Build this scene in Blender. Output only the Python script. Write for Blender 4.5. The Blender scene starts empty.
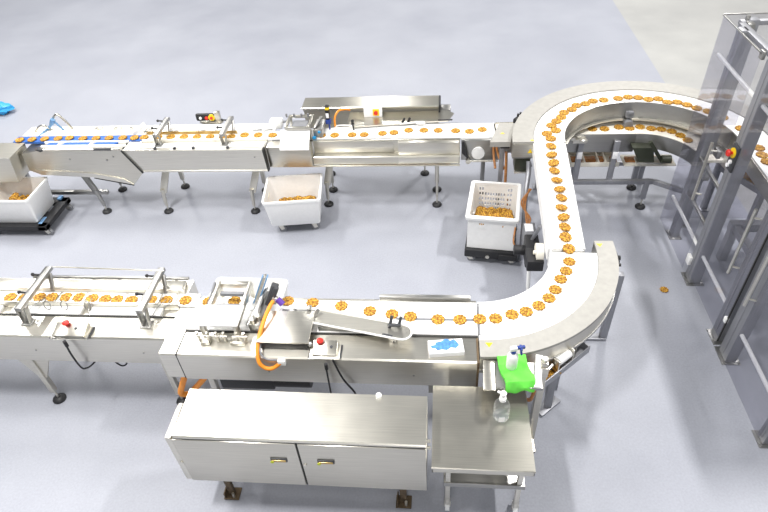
import bpy, bmesh, math, random
from mathutils import Vector, Matrix
random.seed(7)
SC = bpy.context.scene
COL = SC.collection
PI = math.pi
ORG = {}          # world location of every empty / part root, so parts can be given in world metres

# ------------------------------------------------------------------ materials
def new_mat(name):
    m = bpy.data.materials.new(name); m.use_nodes = True
    nt = m.node_tree; nt.nodes.clear()
    out = nt.nodes.new('ShaderNodeOutputMaterial')
    b = nt.nodes.new('ShaderNodeBsdfPrincipled')
    nt.links.new(b.outputs[0], out.inputs[0])
    return m, nt, b, out

def plain(name, col, rough=.5, metal=0., var=.06, scale=30., spec=.5, trans=0., ior=1.45):
    m, nt, b, out = new_mat(name)
    b.inputs['Roughness'].default_value = rough
    b.inputs['Metallic'].default_value = metal
    b.inputs['Specular IOR Level'].default_value = spec
    b.inputs['Transmission Weight'].default_value = trans
    b.inputs['IOR'].default_value = ior
    tc = nt.nodes.new('ShaderNodeTexCoord')
    n = nt.nodes.new('ShaderNodeTexNoise'); n.inputs['Scale'].default_value = scale
    nt.links.new(tc.outputs['Object'], n.inputs['Vector'])
    r = nt.nodes.new('ShaderNodeValToRGB')
    a = [max(0, c * (1 - var)) for c in col]; z = [min(1, c * (1 + var)) for c in col]
    r.color_ramp.elements[0].position = .3; r.color_ramp.elements[1].position = .7
    r.color_ramp.elements[0].color = (*a, 1); r.color_ramp.elements[1].color = (*z, 1)
    nt.links.new(n.outputs[0], r.inputs[0]); nt.links.new(r.outputs[0], b.inputs['Base Color'])
    return m

def steel(name, col=(.72, .71, .69), rough=.33, stretch=(1.2, 60, 60), bump=.02, metal=1.0):
    m, nt, b, out = new_mat(name)
    b.inputs['Metallic'].default_value = metal
    tc = nt.nodes.new('ShaderNodeTexCoord'); mp = nt.nodes.new('ShaderNodeMapping')
    mp.inputs['Scale'].default_value = stretch
    n = nt.nodes.new('ShaderNodeTexNoise'); n.inputs['Scale'].default_value = 3; n.inputs['Detail'].default_value = 4
    nt.links.new(tc.outputs['Object'], mp.inputs[0]); nt.links.new(mp.outputs[0], n.inputs['Vector'])
    n2 = nt.nodes.new('ShaderNodeTexNoise'); n2.inputs['Scale'].default_value = 2.2; n2.inputs['Detail'].default_value = 3
    nt.links.new(tc.outputs['Object'], n2.inputs['Vector'])
    mr = nt.nodes.new('ShaderNodeMapRange'); mr.inputs['To Min'].default_value = rough - .07; mr.inputs['To Max'].default_value = rough + .1
    nt.links.new(n2.outputs[0], mr.inputs['Value']); nt.links.new(mr.outputs[0], b.inputs['Roughness'])
    r = nt.nodes.new('ShaderNodeValToRGB')
    r.color_ramp.elements[0].position = .25; r.color_ramp.elements[1].position = .75
    r.color_ramp.elements[0].color = (*[c * .9 for c in col], 1); r.color_ramp.elements[1].color = (*[min(1, c * 1.06) for c in col], 1)
    nt.links.new(n.outputs[0], r.inputs[0]); nt.links.new(r.outputs[0], b.inputs['Base Color'])
    if metal > .9:
        b.inputs['Anisotropic'].default_value = .75
        cv = nt.nodes.new('ShaderNodeCombineXYZ'); cv.inputs[1].default_value = 1; cv.inputs[2].default_value = 1
        nt.links.new(cv.outputs[0], b.inputs['Tangent'])
    bp = nt.nodes.new('ShaderNodeBump'); bp.inputs['Strength'].default_value = bump; bp.inputs['Distance'].default_value = .01
    nt.links.new(n.outputs[0], bp.inputs['Height']); nt.links.new(bp.outputs[0], b.inputs['Normal'])
    return m

STEEL = steel('brushed steel', (.65, .625, .555), .30)
STEELB = steel('bright steel', (.73, .705, .635), .31)
STEELD = steel('dull steel', (.42, .415, .40), .38)
ALU = steel('grey profile', (.35, .355, .38), .45, (40, 40, 1.5), .01, .7)
APRON = steel('satin apron', (.36, .35, .325), .5, (6, 6, 6), .005, .1)
WHITE = plain('white plastic', (.86, .86, .85), .45, var=.02)
BELT = plain('white belt', (.93, .93, .92), .55, var=.015)
CREAM = plain('cream belt', (.88, .84, .74), .6, var=.03)
LBLUE = plain('blue belt', (.03, .12, .42), .5)
SKYB = plain('light blue plastic', (.03, .33, .68), .4)
STEELBLUE = plain('blue grey plate', (.17, .33, .55), .35, .3)
BLACK = plain('black rubber', (.018, .018, .02), .5)
DARK = plain('dark grey plastic', (.05, .052, .058), .45)
GREYP = plain('mid grey motor paint', (.20, .205, .22), .45)
SLOT = plain('dark gap', (.03, .03, .028), .7)
ORANGE = plain('orange hose', (.85, .30, .03), .45)
COPPER = plain('orange brown cable', (.38, .16, .05), .5, var=.3, scale=40)
REDP = plain('red plastic', (.65, .03, .02), .35)
YELLOW = plain('yellow plastic', (.90, .62, .02), .4)
GREEN = plain('green cloth', (.13, .66, .07), .85, var=.12, scale=14)
BLUEP = plain('blue print', (.07, .23, .68), .6, var=.35, scale=50)
NAVY = plain('navy plastic', (.02, .05, .25), .4)
PURPLE = plain('purple connector', (.12, .05, .35), .4)
CARD = plain('white card', (.88, .88, .90), .7, var=.02)
RUST = plain('stained bracket', (.12, .085, .05), .6, .4, var=.4)
BRASS = plain('brassy fitting', (.50, .36, .15), .35, .8)
OLIVE = plain('dark olive gearbox', (.035, .04, .026), .4)

def cookie_mat():
    m, nt, b, out = new_mat('baked lattice cookie')
    b.inputs['Roughness'].default_value = .7
    tc = nt.nodes.new('ShaderNodeTexCoord')
    v = nt.nodes.new('ShaderNodeTexVoronoi'); v.inputs['Scale'].default_value = 58
    nt.links.new(tc.outputs['Object'], v.inputs['Vector'])
    n = nt.nodes.new('ShaderNodeTexNoise'); n.inputs['Scale'].default_value = 40
    nt.links.new(tc.outputs['Object'], n.inputs['Vector'])
    mx = nt.nodes.new('ShaderNodeMath'); mx.operation = 'MULTIPLY_ADD'; mx.inputs[1].default_value = .45
    nt.links.new(n.outputs[0], mx.inputs[0]); nt.links.new(v.outputs['Distance'], mx.inputs[2])
    r = nt.nodes.new('ShaderNodeValToRGB'); e = r.color_ramp.elements
    e[0].position = .28; e[0].color = (.80, .51, .06, 1); e[1].position = .85; e[1].color = (.25, .105, .010, 1)
    k = e.new(.55); k.color = (.63, .345, .034, 1)
    nt.links.new(mx.outputs[0], r.inputs[0]); nt.links.new(r.outputs[0], b.inputs['Base Color'])
    return m
COOKIE = cookie_mat()

def glass_mat(name, tint, refl=.1):
    m, nt, b, out = new_mat(name); nt.nodes.remove(b)
    t = nt.nodes.new('ShaderNodeBsdfTransparent'); t.inputs[0].default_value = (*tint, 1)
    g = nt.nodes.new('ShaderNodeBsdfGlossy'); g.inputs['Roughness'].default_value = .04; g.inputs[0].default_value = (.9, .9, .95, 1)
    d = nt.nodes.new('ShaderNodeBsdfDiffuse'); d.inputs[0].default_value = (.62, .62, .66, 1)
    f = nt.nodes.new('ShaderNodeLayerWeight'); f.inputs[0].default_value = .5
    pw = nt.nodes.new('ShaderNodeMath'); pw.operation = 'POWER'; pw.inputs[1].default_value = 4
    nt.links.new(f.outputs['Facing'], pw.inputs[0])
    ad = nt.nodes.new('ShaderNodeMath'); ad.operation = 'MULTIPLY_ADD'; ad.inputs[1].default_value = .35; ad.inputs[2].default_value = .025
    nt.links.new(pw.outputs[0], ad.inputs[0])
    n = nt.nodes.new('ShaderNodeTexNoise'); n.inputs['Scale'].default_value = 3
    mr = nt.nodes.new('ShaderNodeMapRange'); mr.inputs['To Min'].default_value = refl * .6; mr.inputs['To Max'].default_value = refl * 1.4
    nt.links.new(n.outputs[0], mr.inputs['Value'])
    m1 = nt.nodes.new('ShaderNodeMixShader'); m2 = nt.nodes.new('ShaderNodeMixShader')
    nt.links.new(mr.outputs[0], m1.inputs[0]); nt.links.new(t.outputs[0], m1.inputs[1]); nt.links.new(d.outputs[0], m1.inputs[2])
    nt.links.new(ad.outputs[0], m2.inputs[0]); nt.links.new(m1.outputs[0], m2.inputs[1]); nt.links.new(g.outputs[0], m2.inputs[2])
    nt.links.new(m2.outputs[0], out.inputs[0])
    return m
GLASS = glass_mat('smoky polycarbonate', (.89, .89, .91), .02)
CLEAR = glass_mat('clear bottle plastic', (.95, .965, .965), .06)

def floor_mat():
    m, nt, b, out = new_mat('epoxy floor')
    tc = nt.nodes.new('ShaderNodeTexCoord')
    sx = nt.nodes.new('ShaderNodeSeparateXYZ'); nt.links.new(tc.outputs['Object'], sx.inputs[0])
    n = nt.nodes.new('ShaderNodeTexNoise'); n.inputs['Scale'].default_value = .7; n.inputs['Detail'].default_value = 8; n.inputs['Roughness'].default_value = .6
    nt.links.new(tc.outputs['Object'], n.inputs['Vector'])
    def ramp(a, z):
        r = nt.nodes.new('ShaderNodeValToRGB'); r.color_ramp.elements[0].position = .3; r.color_ramp.elements[1].position = .7
        r.color_ramp.elements[0].color = (*a, 1); r.color_ramp.elements[1].color = (*z, 1)
        nt.links.new(n.outputs[0], r.inputs[0]); return r
    ra = ramp((.315, .327, .375), (.365, .378, .425))
    rb = ramp((.34, .34, .335), (.43, .43, .415))
    gt = nt.nodes.new('ShaderNodeMath'); gt.operation = 'GREATER_THAN'; gt.inputs[1].default_value = 3.57
    nt.links.new(sx.outputs[0], gt.inputs[0])
    mx = nt.nodes.new('ShaderNodeMix'); mx.data_type = 'RGBA'
    nt.links.new(gt.outputs[0], mx.inputs['Factor']); nt.links.new(ra.outputs[0], mx.inputs['A']); nt.links.new(rb.outputs[0], mx.inputs['B'])
    f = nt.nodes.new('ShaderNodeTexNoise'); f.inputs['Scale'].default_value = 60; f.inputs['Detail'].default_value = 3
    nt.links.new(tc.outputs['Object'], f.inputs['Vector'])
    m2 = nt.nodes.new('ShaderNodeMix'); m2.data_type = 'RGBA'; m2.blend_type = 'OVERLAY'; m2.inputs['Factor'].default_value = .16
    nt.links.new(mx.outputs['Result'], m2.inputs['A']); nt.links.new(f.outputs[0], m2.inputs['B'])
    nt.links.new(m2.outputs['Result'], b.inputs['Base Color'])
    b.inputs['Specular IOR Level'].default_value = .35
    mr = nt.nodes.new('ShaderNodeMapRange'); mr.inputs['To Min'].default_value = .38; mr.inputs['To Max'].default_value = .6
    nt.links.new(n.outputs[0], mr.inputs['Value']); nt.links.new(mr.outputs[0], b.inputs['Roughness'])
    return m
FLOOR = floor_mat()

# ------------------------------------------------------------------ mesh builder
class MB:
    def __init__(s): s.bm = bmesh.new()
    def add(s, verts, faces):
        vs = [s.bm.verts.new(v) for v in verts]
        for f in faces:
            try: s.bm.faces.new([vs[i] for i in f])
            except ValueError: pass
        return s
    def merge(s, b2, mat=None):
        b2.verts.index_update()
        vs = [s.bm.verts.new((mat @ v.co) if mat else v.co) for v in b2.verts]
        for f in b2.faces:
            try: s.bm.faces.new([vs[v.index] for v in f.verts])
            except ValueError: pass
        b2.free(); return s
    def obox(s, c, size, rot=None, bev=0.):
        b2 = bmesh.new(); bmesh.ops.create_cube(b2, size=1)
        for v in b2.verts: v.co = Vector((v.co.x * size[0], v.co.y * size[1], v.co.z * size[2]))
        bev = min(bev, min(size) * .45)
        if bev > 0: bmesh.ops.bevel(b2, geom=b2.edges[:], offset=bev, segments=2, affect='EDGES', profile=.5)
        return s.merge(b2, Matrix.Translation(c) @ (rot.to_4x4() if rot else Matrix()))
    def box(s, x0, x1, y0, y1, z0, z1, bev=.004):
        return s.obox(((x0 + x1) / 2, (y0 + y1) / 2, (z0 + z1) / 2), (abs(x1 - x0), abs(y1 - y0), abs(z1 - z0)), None, bev)
    def bar(s, a, b, w, h, bev=.003, up=(0, 0, 1)):
        a, b = Vector(a), Vector(b); d = b - a; x = d.normalized(); u = Vector(up)
        if abs(x.dot(u)) > .98: u = Vector((0, 1, 0))
        y = u.cross(x).normalized(); z = x.cross(y)
        return s.obox((a + b) / 2, (d.length, w, h), Matrix((x, y, z)).transposed(), bev)
    def tube(s, pts, r, n=10, closed=False):
        pts = [Vector(p) for p in pts]; N = len(pts); rings = []
        prev = None
        for i, p in enumerate(pts):
            if closed: t = (pts[(i + 1) % N] - pts[i - 1])
            else: t = pts[min(i + 1, N - 1)] - pts[max(i - 1, 0)]
            t.normalize()
            if prev is None:
                u = Vector((0, 0, 1)) if abs(t.z) < .9 else Vector((1, 0, 0)); u = (u - t * u.dot(t)).normalized()
            else: u = (prev - t * prev.dot(t)).normalized()
            prev = u; w = t.cross(u)
            rr = r[i] if isinstance(r, (list, tuple)) else r
            rings.append([p + rr * (math.cos(2 * PI * k / n) * u + math.sin(2 * PI * k / n) * w) for k in range(n)])
        return s.loft(rings, not closed, closed)
    def loft(s, rings, caps=True, closed=False, capa=None, capb=None):
        n = len(rings[0]); V = [[s.bm.verts.new(p) for p in r] for r in rings]
        R = len(rings)
        for i in range(R if closed else R - 1):
            A, B = V[i], V[(i + 1) % R]
            for k in range(n):
                try: s.bm.faces.new((A[k], A[(k + 1) % n], B[(k + 1) % n], B[k]))
                except ValueError: pass
        ca = caps if capa is None else capa; cb = caps if capb is None else capb
        if ca: s.bm.faces.new(V[0][::-1])
        if cb: s.bm.faces.new(V[-1])
        return s
    def cyl(s, a, b, r, n=16, r2=None): return s.tube([a, b], [r, r if r2 is None else r2], n)
    def lathe(s, prof, c=(0, 0, 0), n=20):
        c = Vector(c)
        rings = [[c + Vector((max(r, .0005) * math.cos(2 * PI * k / n), max(r, .0005) * math.sin(2 * PI * k / n), z)) for k in range(n)] for r, z in prof]
        return s.loft(rings)
    def prism(s, poly, axis, a, b):
        f = {'x': lambda p, t: (t, p[0], p[1]), 'y': lambda p, t: (p[0], t, p[1]), 'z': lambda p, t: (p[0], p[1], t)}[axis]
        return s.loft([[Vector(f(p, a)) for p in poly], [Vector(f(p, b)) for p in poly]])
    def ring(s, c, r0, r1, a0, a1, z0, z1, n=40):
        rings = []
        for i in range(n + 1):
            a = math.radians(a0 + (a1 - a0) * i / n); ca, sa = math.cos(a), math.sin(a)
            rings.append([Vector((c[0] + r * ca, c[1] + r * sa, z)) for r, z in ((r0, z0), (r1, z0), (r1, z1), (r0, z1))])
        return s.loft(rings)
    def sphere(s, c, r, n=12, sz=1.):
        b2 = bmesh.new(); bmesh.ops.create_uvsphere(b2, u_segments=n, v_segments=max(6, n // 2), radius=r)
        return s.merge(b2, Matrix.Translation(c) @ Matrix.Diagonal((1, 1, sz, 1)))
    def xf(s, M):
        bmesh.ops.transform(s.bm, matrix=M, verts=s.bm.verts); return s
    def build(s, name, m, parent=None, label=None, smooth=True, kind=None):
        """link the shapes as a part; pieces that do not touch each other become parts of their own"""
        bmesh.ops.recalc_face_normals(s.bm, faces=s.bm.faces)
        if parent is not None:
            todo, comps = set(s.bm.verts), []
            while todo:
                v = todo.pop(); st, c = [v], [v]
                while st:
                    for e in st.pop().link_edges:
                        for w in e.verts:
                            if w in todo: todo.remove(w); st.append(w); c.append(w)
                lo = [min(v.co[i] for v in c) - .003 for i in range(3)]; hi = [max(v.co[i] for v in c) + .003 for i in range(3)]
                comps.append([lo, hi, c])
            cl = []
            for lo, hi, c in comps:
                hit = [k for k in cl if any(all(l2[i] <= hi[i] and h2[i] >= lo[i] for i in range(3)) for l2, h2, _ in k)]
                new = [(lo, hi, c)] + [x for k in hit for x in k]
                cl = [k for k in cl if k not in hit] + [new]
            if len(cl) > 1:
                cl.sort(key=lambda k: -sum(len(x[2]) for x in k)); first = None
                for k in cl:
                    keep = {v for x in k for v in x[2]}; nb = MB(); mp = {v: nb.bm.verts.new(v.co) for v in keep}
                    for f in s.bm.faces:
                        if f.verts[0] in keep: nb.bm.faces.new([mp[v] for v in f.verts])
                    o = nb.link(name, m, parent, label, smooth, kind); first = first or o
                s.bm.free(); return first
        return s.link(name, m, parent, label, smooth, kind)
    def link(s, name, m, parent=None, label=None, smooth=True, kind=None):
        me = bpy.data.meshes.new(name); s.bm.to_mesh(me); s.bm.free()
        o = bpy.data.objects.new(name, me); COL.objects.link(o)
        me.materials.append(m)
        if smooth:
            me.polygons.foreach_set('use_smooth', [True] * len(me.polygons)); me.set_sharp_from_angle(angle=math.radians(35))
        if parent is not None:
            off = ORG[parent.name]
            if any(off): me.transform(Matrix.Translation([-c for c in off]))
            o.parent = parent; ORG[o.name] = off
        else: ORG[o.name] = (0, 0, 0)
        if label: o['label'] = label
        if kind: o['kind'] = kind
        return o

def thing(name, label, cat, loc=(0, 0, 0), group=None):
    o = bpy.data.objects.new(name, None); COL.objects.link(o); o.empty_display_size = .1
    o.location = loc; ORG[o.name] = tuple(loc); o['label'] = label; o['category'] = cat
    if group: o['group'] = group
    return o
def tag(o, label, cat, group=None, loc=None):
    o['label'] = label; o['category'] = cat
    if group: o['group'] = group
    return o
def dup(root, loc, rotz=0., label=None, group=None):
    r = root.copy(); COL.objects.link(r); r.location = loc; r.rotation_euler = (0, 0, rotz)
    if label: r['label'] = label
    if group: r['group'] = group
    ORG[r.name] = tuple(loc)
    for ch in list(root.children):
        c = ch.copy(); COL.objects.link(c); c.parent = r
        for g in list(ch.children):
            d = g.copy(); COL.objects.link(d); d.parent = c
    return r
def rrect(w, d, r, z, cx=0, cy=0, n=4):
    out = []
    for sx, sy, a0 in ((1, 1, 0), (-1, 1, 90), (-1, -1, 180), (1, -1, 270)):
        for k in range(n + 1):
            a = math.radians(a0 + 90 * k / n)
            out.append(Vector((cx + sx * (w / 2 - r) + r * math.cos(a), cy + sy * (d / 2 - r) + r * math.sin(a), z)))
    return out
def curve(pts, n=8):
    P = [Vector(p) for p in pts]; P = [2 * P[0] - P[1]] + P + [2 * P[-1] - P[-2]]; out = []
    for i in range(1, len(P) - 2):
        for k in range(n):
            t = k / n; a, b, c, d = P[i - 1:i + 3]
            out.append(.5 * ((2 * b) + (c - a) * t + (2 * a - 5 * b + 4 * c - d) * t * t + (3 * b - a - 3 * c + d) * t ** 3))
    out.append(P[-2]); return out

# ------------------------------------------------------------------ setting
fl = MB(); fl.add([(-16, -4, 0), (16, -4, 0), (16, 26, 0), (-16, 26, 0)], [(0, 1, 2, 3)])
fo = fl.build('floor', FLOOR, smooth=False); fo['kind'] = 'structure'

# ------------------------------------------------------------------ shared pieces
def leg(parent, x, y, ztop, m=None, gusset=False, w=.05, kick=0.):
    b = MB(); zk = .30
    if kick: b.bar((x + kick * 1.5, y + .10, ztop), (x + kick * .2, y + .005, zk), .085, .03, .004, up=(0, 1, 0)); b.tube([(x + kick * .25, y, zk + .05), (x + kick * .1, y, zk - .06), (x, y, .10)], [.024, .024, .02], 10)
    else: b.bar((x, y, ztop), (x, y, .13), w, w, .006)
    if gusset: b.prism([(x - .16, ztop), (x + .22, ztop), (x + .03, .33), (x - .03, .33)], 'y', y - .01, y + .01)
    l = b.build('leg', m or STEEL, parent)
    s = MB(); s.cyl((x, y, .16), (x, y, .03), .011, 10); s.build('levelling_screw', STEELB, l)
    f = MB(); f.lathe([(.0, .0), (.058, .0), (.06, .014), (.052, .028), (.028, .042), (.0, .046)], (x, y, 0), 18); f.build('foot', BLACK, l)
    return l

def caster(parent, x, y, ztop, r=.045, m=None):
    b = MB(); b.box(x - .03, x + .03, y - .03, y + .03, ztop - .012, ztop, .003)
    for s in (-1, 1): b.prism([(x - .03, ztop - .01), (x + .03, ztop - .01), (x + .045, r), (x + .005, r - .012)], 'y', y + s * .022 - .003, y + s * .022 + .003)
    c = b.build('caster', m or STEELB, parent)
    w = MB(); w.cyl((x + .022, y - .017, r), (x + .022, y + .017, r), r, 18); w.build('wheel', GREYP if m is None else BLACK, c)
    return c

def bridge(parent, x, y0, y1, z0, zt, rod=None, m=None):
    """cantilever bracket: two-plate foot, upright and arm reaching across the belt"""
    b = MB()
    b.box(x - .045, x + .045, y0 - .05, y0 + .03, z0, z0 + .012, .003)
    b.bar((x - .02, y0, z0), (x - .02, y0, zt), .012, .07, .003, up=(0, 1, 0))
    b.bar((x + .03, y0 - .02, z0), (x + .03, y0 + .02, zt - .02), .01, .05, .003, up=(0, 1, 0))
    b.bar((x, y0 - .03, zt), (x, y1, zt), .06, .035, .004)
    b.bar((x + .03, y1 - .06, zt - .01), (x + .04, y1 - .14, z0 + .02), .03, .02, .002)
    o = b.build('bridge_bracket', m or STEELD, parent)
    k = MB()
    for f in (.33, .78):
        yy = y0 + (y1 - y0) * f
        k.cyl((x - .03, yy, zt + .01), (x - .085, yy, zt + .015), .009, 10); k.sphere((x - .09, yy, zt + .015), .016, 10)
    k.build('clamp_knob', BLACK, o)
    return o

def control_box(parent, x, y, z, w=.26, cable=None):
    b = MB(); b.obox((x, y, z + .028), (w, .125, .045), Matrix.Rotation(.3, 3, 'X'), .006)
    b.prism([(y - .075, z), (y + .06, z), (y + .05, z + .02), (y - .055, z + .012)], 'x', x - w / 2 - .02, x + w / 2 + .02)
    o = b.build('control_box', STEEL, parent)
    d = MB(); d.box(x - w / 2 - .03, x + w / 2 + .03, y - .07, y + .06, z, z + .006, .001); d.build('mounting_gasket', DARK, o)
    k = MB(); k.lathe([(.013, 0), (.013, .022), (.027, .024), (.028, .036), (.018, .046), (0, .048)], (x - .04, y + .03, z + .05), 16); k.build('stop_button', REDP, o, 'red mushroom stop button')
    s = MB(); s.cyl((x + .05, y - .0, z + .045), (x + .05, y - .002, z + .056), .012, 12); s.build('push_button', DARK, o)
    if cable:
        g = MB(); g.cyl(cable[0], (cable[0][0], cable[0][1], cable[0][2] - .06), .014, 10); g.build('cable_gland', BLACK, o)
        c = MB(); c.tube(curve(cable), .0075, 8); c.build('cable', BLACK, o, 'black cable hanging down')
    return o

# ------------------------------------------------------------------ cookies
def cookie_mesh():
    bm = bmesh.new(); NT, R = 54, .052
    rr = [0.0, .16, .3, .42, .56, .7, .84, .95, 1.0]
    rings = []
    for i, q in enumerate(rr):
        ring = []
        for k in range(NT):
            a = 2 * PI * k / NT
            rad = q * R * (1 + .055 * math.cos(9 * a) * q)
            spoke = .5 + .5 * math.cos(9 * a)
            circ = .5 + .5 * math.cos(q * 3 * 2 * PI)
            h = .007 + .006 * max(spoke * (1 if q > .2 else .6), circ)
            if q > .97: h = .006
            ring.append(bm.verts.new((rad * math.cos(a), rad * math.sin(a), h)))
        rings.append(ring)
    bot = [bm.verts.new((v.co.x * .97, v.co.y * .97, 0)) for v in rings[-1]]
    c = bm.verts.new((0, 0, .011))
    for v in rings[0]: bm.verts.remove(v)
    rings[0] = None
    for k in range(NT):
        j = (k + 1) % NT
        bm.faces.new((c, rings[1][k], rings[1][j]))
        for i in range(1, len(rr) - 1): bm.faces.new((rings[i][k], rings[i + 1][k], rings[i + 1][j], rings[i][j]))
        bm.faces.new((rings[-1][k], bot[k], bot[j], rings[-1][j]))
    bm.faces.new(bot[::-1])
    bmesh.ops.recalc_face_normals(bm, faces=bm.faces)
    me = bpy.data.meshes.new('lattice_cookie'); bm.to_mesh(me); bm.free()
    me.polygons.foreach_set('use_smooth', [True] * len(me.polygons)); me.set_sharp_from_angle(angle=math.radians(50))
    me.materials.append(COOKIE); return me
CM = cookie_mesh()
def cookie(p, label, group, tilt=(0, 0), s=1.):
    o = bpy.data.objects.new('lattice_cookie', CM); COL.objects.link(o)
    o.location = p; o.rotation_euler = (tilt[0], tilt[1], random.uniform(0, 6.28)); o.scale = (s, s, s)
    o['label'] = label; o['category'] = 'cookie'; o['group'] = group
    return o
ORD = ['first', 'second', 'third', 'fourth', 'fifth', 'sixth', 'seventh', 'eighth', 'ninth', 'tenth', 'eleventh', 'twelfth', 'thirteenth',
       'fourteenth', 'fifteenth', 'sixteenth', 'seventeenth', 'eighteenth', 'nineteenth', 'twentieth', 'twenty-first', 'twenty-second',
       'twenty-third', 'twenty-fourth', 'twenty-fifth', 'twenty-sixth', 'twenty-seventh', 'twenty-eighth']
def row(pts, z, where, order, group, tiltx=0., s=1.):
    for i, p in enumerate(pts):
        zz = z if len(p) == 2 else p[2]
        cookie((p[0], p[1], zz), 'golden cookie, %s from %s %s' % (ORD[i], order, where), group, (tiltx, 0), s)

L1 = [(-3.711, 3.319), (-3.581, 3.313), (-3.443, 3.324), (-3.331, 3.326), (-3.202, 3.329), (-3.085, 3.331), (-2.962, 3.32), (-2.844, 3.313), (-2.733, 3.309), (-2.605, 3.306), (-2.43, 3.31), (-2.299, 3.312), (-2.134, 3.316), (-1.932, 3.308), (-1.711, 3.317)]
L2 = [(-1.259, 3.325), (-1.048, 3.31), (-0.805, 3.28), (-0.567, 3.227), (-0.386, 3.199), (-0.239, 3.177), (-0.021, 3.151), (0.15, 3.152)]
LC = [(0.303, 3.162), (0.426, 3.172), (0.555, 3.217), (0.668, 3.25), (0.773, 3.317), (0.862, 3.403), (0.925, 3.501), (0.986, 3.626), (1.045, 3.727), (1.089, 3.845)]
MD = [(1.105, 3.993, 0.985), (1.093, 4.126, 1.008), (1.101, 4.241, 1.029), (1.106, 4.359, 1.05), (1.1, 4.477, 1.071), (1.115, 4.6, 1.093), (1.113, 4.71, 1.113), (1.1, 4.833, 1.134), (1.091, 4.96, 1.157), (1.097, 5.071, 1.177), (1.091, 5.187, 1.198), (1.098, 5.314, 1.22)]
AR = [(1.113, 5.451), (1.085, 5.553), (1.185, 5.618), (1.154, 5.724), (1.219, 5.814), (1.282, 5.903), (1.327, 6.005), (1.42, 6.075), (1.486, 6.166), (1.589, 6.203), (1.681, 6.265), (1.802, 6.284), (1.966, 6.317), (2.081, 6.345), (2.185, 6.328), (2.285, 6.283), (2.393, 6.29), (2.468, 6.205), (2.571, 6.204), (2.655, 6.138), (2.732, 6.057), (2.825, 5.982), (2.928, 5.845), (3.024, 5.611), (3.054, 5.231), (3.034, 5.104), (3.033, 4.984)]
IN = [(1.44, 6.126), (1.563, 6.14), (1.695, 6.12), (1.827, 6.117), (1.993, 6.151), (2.105, 6.125), (2.224, 6.152), (2.334, 6.11), (2.437, 6.09), (2.536, 6.043), (2.602, 5.953), (2.65, 5.85)]
U2 = [(-2.344, 6.06), (-2.176, 6.055), (-1.998, 6.05), (-1.409, 6.03), (-1.252, 6.03), (-1.047, 6.035), (-0.904, 6.035), (-0.692, 6.06), (-0.56, 6.075), (-0.39, 6.124), (-0.212, 6.12), (-0.046, 6.113), (0.154, 6.099), (0.312, 6.081), (0.46, 6.12)]
U1 = [(-3.414, 6.04), (-3.25, 6.04), (-3.086, 6.035), (-2.922, 6.033), (-2.76, 6.033), (-2.599, 6.029), (-2.5, 6.029)]
U0 = [(-5.172, 6.002), (-5.015, 6.008), (-4.856, 6.016), (-4.684, 6.024), (-4.539, 6.033), (-4.357, 6.017), (-4.19, 6.018), (-4.025, 6.021), (-3.85, 6.022), (-3.701, 6.021), (-3.58, 6.026)]
row(L1, .966, 'of the front conveyor with guide hoops', 'the left end', 'cookies on the front conveyor with guide hoops')
row(L2, .966, 'of the plain white belt behind the glove box', 'the left end', 'cookies on the front white belt')
row(LC, .966, 'of the quarter-circle belt beside the green cloth', 'the left end', 'cookies on the front quarter-circle belt')
row(MD, 1., 'of the straight sloping link belt', 'the near end', 'cookies on the sloping link belt', math.radians(10), 1.05)
row(AR, 1.226, 'of the raised U-shaped belt', 'the near left end', 'cookies on the raised U-shaped belt', 0, 1.04)
row(IN, .956, 'of the lower belt inside the U-shaped curve', 'the left end', 'cookies on the lower belt inside the curve')
row(U2, .966, 'of the rear white belt before the cover plate', 'the left end', 'cookies on the rear white belt')
row(U1, .966, 'of the rear conveyor beside the yellow-black switch', 'the left end', 'cookies on the rear guide-rail conveyor')
row(U0, .972, 'of the rear blue belt', 'the left end', 'cookies on the rear blue belt')
cookie((2.28, 4.507, .002), 'single stray golden cookie lying on the bare floor near the clear guard', 'stray cookie', s=.8)

# ================================================================== FRONT LINE, left conveyor
t = thing('infeed_conveyor', 'front stainless conveyor at left with guide hoops, two bridge brackets and red-button box', 'conveyor', (-3.6, 3.2, 0))
b = MB(); b.prism([(2.905, .64), (2.9, .65), (2.9, .938), (2.912, .95), (3.125, .95), (3.125, .93), (3.6, .93), (3.6, .66), (3.58, .64)], 'x', -5.3, -2.165)
body = b.build('side_body', STEELB, t)
b = MB()
for x in (-4.2, -3.33, -2.4): b.cyl((x, 2.902, .78), (x, 2.896, .78), .008, 8)
b.build('bolt', STEELD, body)
b = MB(); b.box(-5.3, -2.17, 3.127, 3.142, .93, .957, 0); b.build('slot', SLOT, t)
b = MB()
for i, x in enumerate((-5.0, -4.35, -3.62, -2.92)): b.box(x, x + (.62 if i else .6), 3.145, 3.235, .93, .962, .004)
b.build('white_cover_strip', WHITE, t)
b = MB(); b.box(-5.3, -2.17, 3.238, 3.252, .93, 1.0, .003); b.build('front_guide_rail', STEELB, t)
b = MB(); b.box(-5.3, -2.172, 3.255, 3.40, .93, .965, .003); b.build('belt', BELT, t)
b = MB(); b.box(-5.3, -2.17, 3.405, 3.42, .93, 1.0, .003); b.build('rear_guide_rail', STEELB, t)
b = MB(); b.box(-5.3, -2.2, 3.425, 3.54, .93, .985, .004); b.build('rear_panel', STEELB, t)
b = MB(); b.bar((-3.62, 3.56, .99), (-2.18, 3.56, .99), .022, .022)
for x in (-3.5, -3.06, -2.82, -2.3): b.bar((x, 3.56, .94), (x, 3.56, .99), .02, .02)
b.build('rear_rail', STEELD, t)
b = MB()
for i, x in enumerate([-4.4, -4.15, -3.9, -3.64, -3.515, -3.265, -3.145, -3.03, -2.67, -2.52, -2.37, -2.22]):
    b.box(x - .012, x + .012, 3.27, 3.385, .964, .978, .002)
b.build('flight_bar', STEEL, t)
b = MB()
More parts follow.
